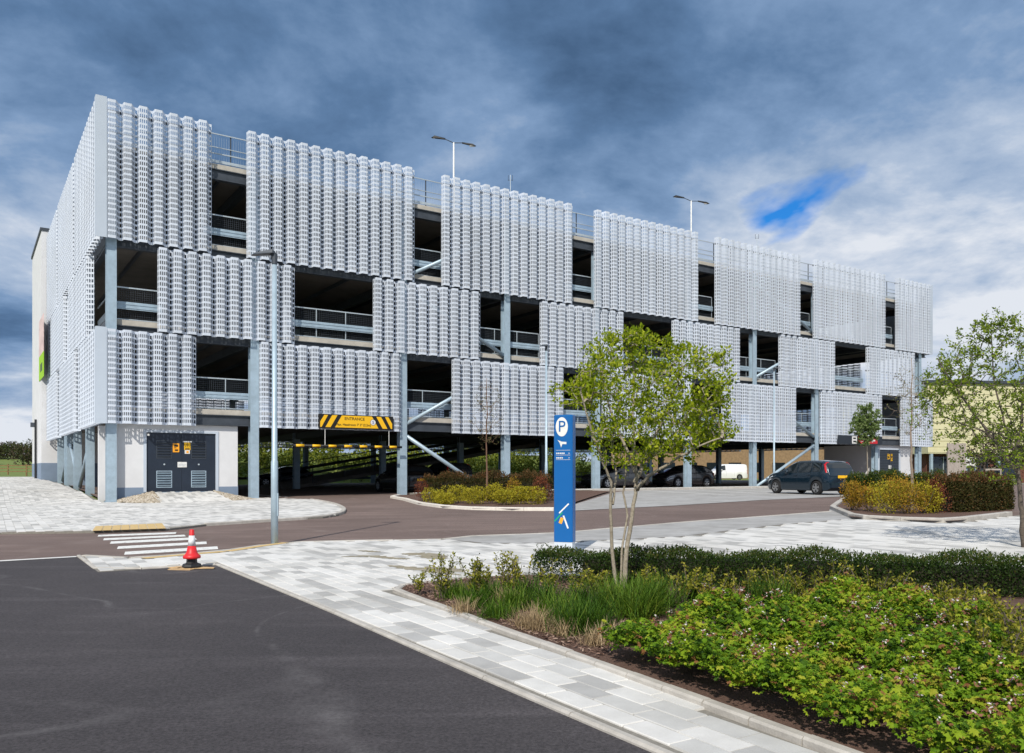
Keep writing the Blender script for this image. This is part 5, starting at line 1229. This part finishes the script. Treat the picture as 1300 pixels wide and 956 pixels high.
def geranium():
    P = []; D = []; sz = []; fl = []; cal = []
    def hz(x, y): return .17+.07*math.sin(x*4.1+y*2.3)+.05*math.sin(x*9.0-y*7.1)+.03*math.sin(x*17+y*13)
    def edge(x, y): return min(max(0, min(((Vector((x, y))-a).dot(Vector((-(b-a).y, (b-a).x)).normalized())*sgn for a, b in zip(ger_poly, ger_poly[1:]+ger_poly[:1])), default=1)), 1)
    while len(P) < 54000:
        x, y = random.uniform(.5, 3.6), random.uniform(2.2, 7.1)
        if not inpoly((x, y), ger_poly): continue
        if y < 4.0 and random.random() < .25: continue
        if math.sin(x*11+y*3.1)*math.sin(y*12.7-x*2.3)+math.sin(x*23+1)*math.sin(y*19)*.6 > .62 and random.random() < .8: continue
        u = random.random()**.6; z = g(x, y)+.08+hz(x, y)*(.35+.72*u)
        P.append((x, y, z)); D.append((random.gauss(0, .6), random.gauss(0, .6)-.1, 1)); sz.append(min(.034, random.lognormvariate(-4.12, .3)))
        if random.random() < .0032: fl.append((x, y, g(x, y)+.11+hz(x, y)*1.12+random.uniform(0, .03)))
    ext = [Vector(p) for p in ((4.5, 6.9), (6.4, 6.6), (9.0, 5.6), (9.2, 2.2), (3.9, 2.2), (4.3, 4.4))]; k0 = len(P)
    while len(P) < k0+16000:                      # the same carpet carries on to the right, past the edge of the picture
        x, y = random.uniform(3.9, 9.2), random.uniform(2.2, 6.9)
        if not inpoly((x, y), ext): continue
        P.append((x, y, g(x, y)+.08+hz(x, y)*(.35+.72*random.random()**.6))); D.append((random.gauss(0, .6), random.gauss(0, .6)-.1, 1)); sz.append(min(.05, random.lognormvariate(-3.7, .3)))
    n = len(P); D = np.array(D); D /= np.linalg.norm(D, axis=1, keepdims=True); a = RNG.normal(size=(n, 3)); X = a-D*np.sum(a*D, axis=1, keepdims=True); X /= np.linalg.norm(X, axis=1, keepdims=True)
    R = np.stack([X, np.cross(D, X), D], axis=2); rn = np.clip(RNG.beta(2.2, 2.6, n)*.92+(RNG.random(n) < .10)*.5+.14*np.sin(np.array(P)[:, 0]*5.3+np.array(P)[:, 1]*3.7)+.12*np.sin(np.array(P)[:, 0]*13-np.array(P)[:, 1]*9), 0, 1)
    o = cloud('geranium_ground_cover', PALM_V, PALM_F, np.array(P), R, sz, L_ger, None, rnd=rn); tag(o, 'low carpet of bright green lobed leaves with reddish tips in the foreground', 'ground cover', kind='stuff')
    m = len(fl); fp = np.repeat(np.array(fl), 5, axis=0)+RNG.normal(0, .007, (m*5, 3)); o2 = cloud('petals', LEAF_V, LEAF_F, fp, randrot(m*5, .5), RNG.uniform(.012, .02, m*5), L_petal, o)
    tag(o2, kind='stuff'); fp = np.repeat(np.array(fl)-np.array([0, 0, .015]), 6, axis=0)+RNG.normal(0, .014, (m*6, 3)); o3 = cloud('calyces', LEAF_V, LEAF_F, fp, randrot(m*6, .2), RNG.uniform(.018, .03, m*6), L_calyx, o); tag(o3, kind='stuff')
geranium()
def chips():
    P = []
    while len(P) < 9000:
        x, y = random.uniform(-1.3, 2.2), random.uniform(3.9, 9.6)
        if inpoly((x, y), bed_a) and inpoly((x-.10, y-.055), bed_a) and not inpoly((x, y), ger_poly) and x < 1.35-(y-5)*.12+random.random()*.5: P.append((x, y, g(x, y)+.042+random.random()*.012))
    n = len(P); tv = [(-.5, -.18, 0), (.5, -.14, .03), (.46, .16, .05), (-.5, .18, 0), (0, 0, .16)]; tf = [(0, 1, 4), (1, 2, 4), (2, 3, 4), (3, 0, 4)]
    o = cloud('bark_chips', tv, tf, np.array(P), randrot(n, 1.6), RNG.uniform(.015, .042, n), L_chip); tag(o, 'loose brown bark chips spread over the planting bed', 'bark', kind='stuff')
chips()
# ------------------------------------------------------------------ bank shrubs, far woods, far trees
for i in range(62):
    s = 4+i*.86+random.uniform(-.5, .5); t = random.uniform(38.5, 46); p = F(s, t); o = shrub(0, 0, random.uniform(2.6, 4.2), random.uniform(1.6, 3.0), 420, .3, L_bank, 'yellow green shrub on the grass bank behind the car park', 'bank_shrub', 'shrubs on the bank behind the car park', pt=p); o.location.z = bank_z(s, t)
def far_tree(px, Yd, h_, w_, lm, label, n=420, size=.7, z0=0., group='trees on the far wooded hill'):
    p = at(px, Yd); root = empty('woodland_tree', (p.x, p.y, z0), 0, label=label, cat='tree', group=group)
    m = MB(); m.tube([(0, 0, -.5), (0, 0, h_*.4), (.2, 0, h_*.8)], [.03*h_, .022*h_, .008*h_], 6)
    for i in range(5): a = i*1.3; m.tube([(0, 0, h_*.35), (math.cos(a)*w_*.3, math.sin(a)*w_*.3, h_*.7)], [.014*h_, .004*h_], 4)
    m.build('trunk', m_bark2, root)
    A = ell(n, (0, 0, h_*.6), (w_/2, w_/2, h_*.42), .45); D = A-np.array([0, 0, h_*.5]); leafmass('crown', A, D/np.linalg.norm(D, axis=1, keepdims=True), size, lm, root)
hz_ = lambda px, Yd: -.6+7.5*sm(170, 330, Yd)*(1-.75*sm(-60, 120, at(px, Yd).x))
L_wood2 = leafmat('leaf_wood_bare', ((.035, .028, .02), (.06, .045, .03), (.085, .07, .04)), .1)
for i in range(18):
    px = -30+i*5.2+random.uniform(-2, 2); Yd = random.choice((205, 235, 265, 300)); far_tree(px, Yd, random.uniform(4.5, 7.5), random.uniform(5, 9), L_wood if random.random() < .55 else L_wood2, 'dark woodland tree on the hill at the far left', z0=hz_(px, Yd)-.2)
for i, px in enumerate((1250, 1278, 1305, 1330)):
    far_tree(px, 73+i*2, 4.6+i*.5, 3.6, L_wood2 if i % 2 == 0 else L_wood, ['dark bare shrub tree right of the timber wall', 'dark evergreen right of the tree guard', 'tall dark tree at the far right road', 'outermost dark tree at the far right'][i], 700, .28, .1, 'trees beyond the far right road')
for i, (px, Yd, h_) in enumerate(((1237, 66, .9), (1262, 65, 1.0), (1284, 64, .8), (1208, 64, .5))):
    shrub(px, Yd, 1.6 if i < 3 else .5, h_, 600, .11, L_tree2, ['low green shrub left of the tree guard', 'rounded green shrub inside the tree guard', 'low green shrub right of the tree guard', 'small sapling before the timber wall'][i], 'verge_shrub', 'shrubs on the far right verge')
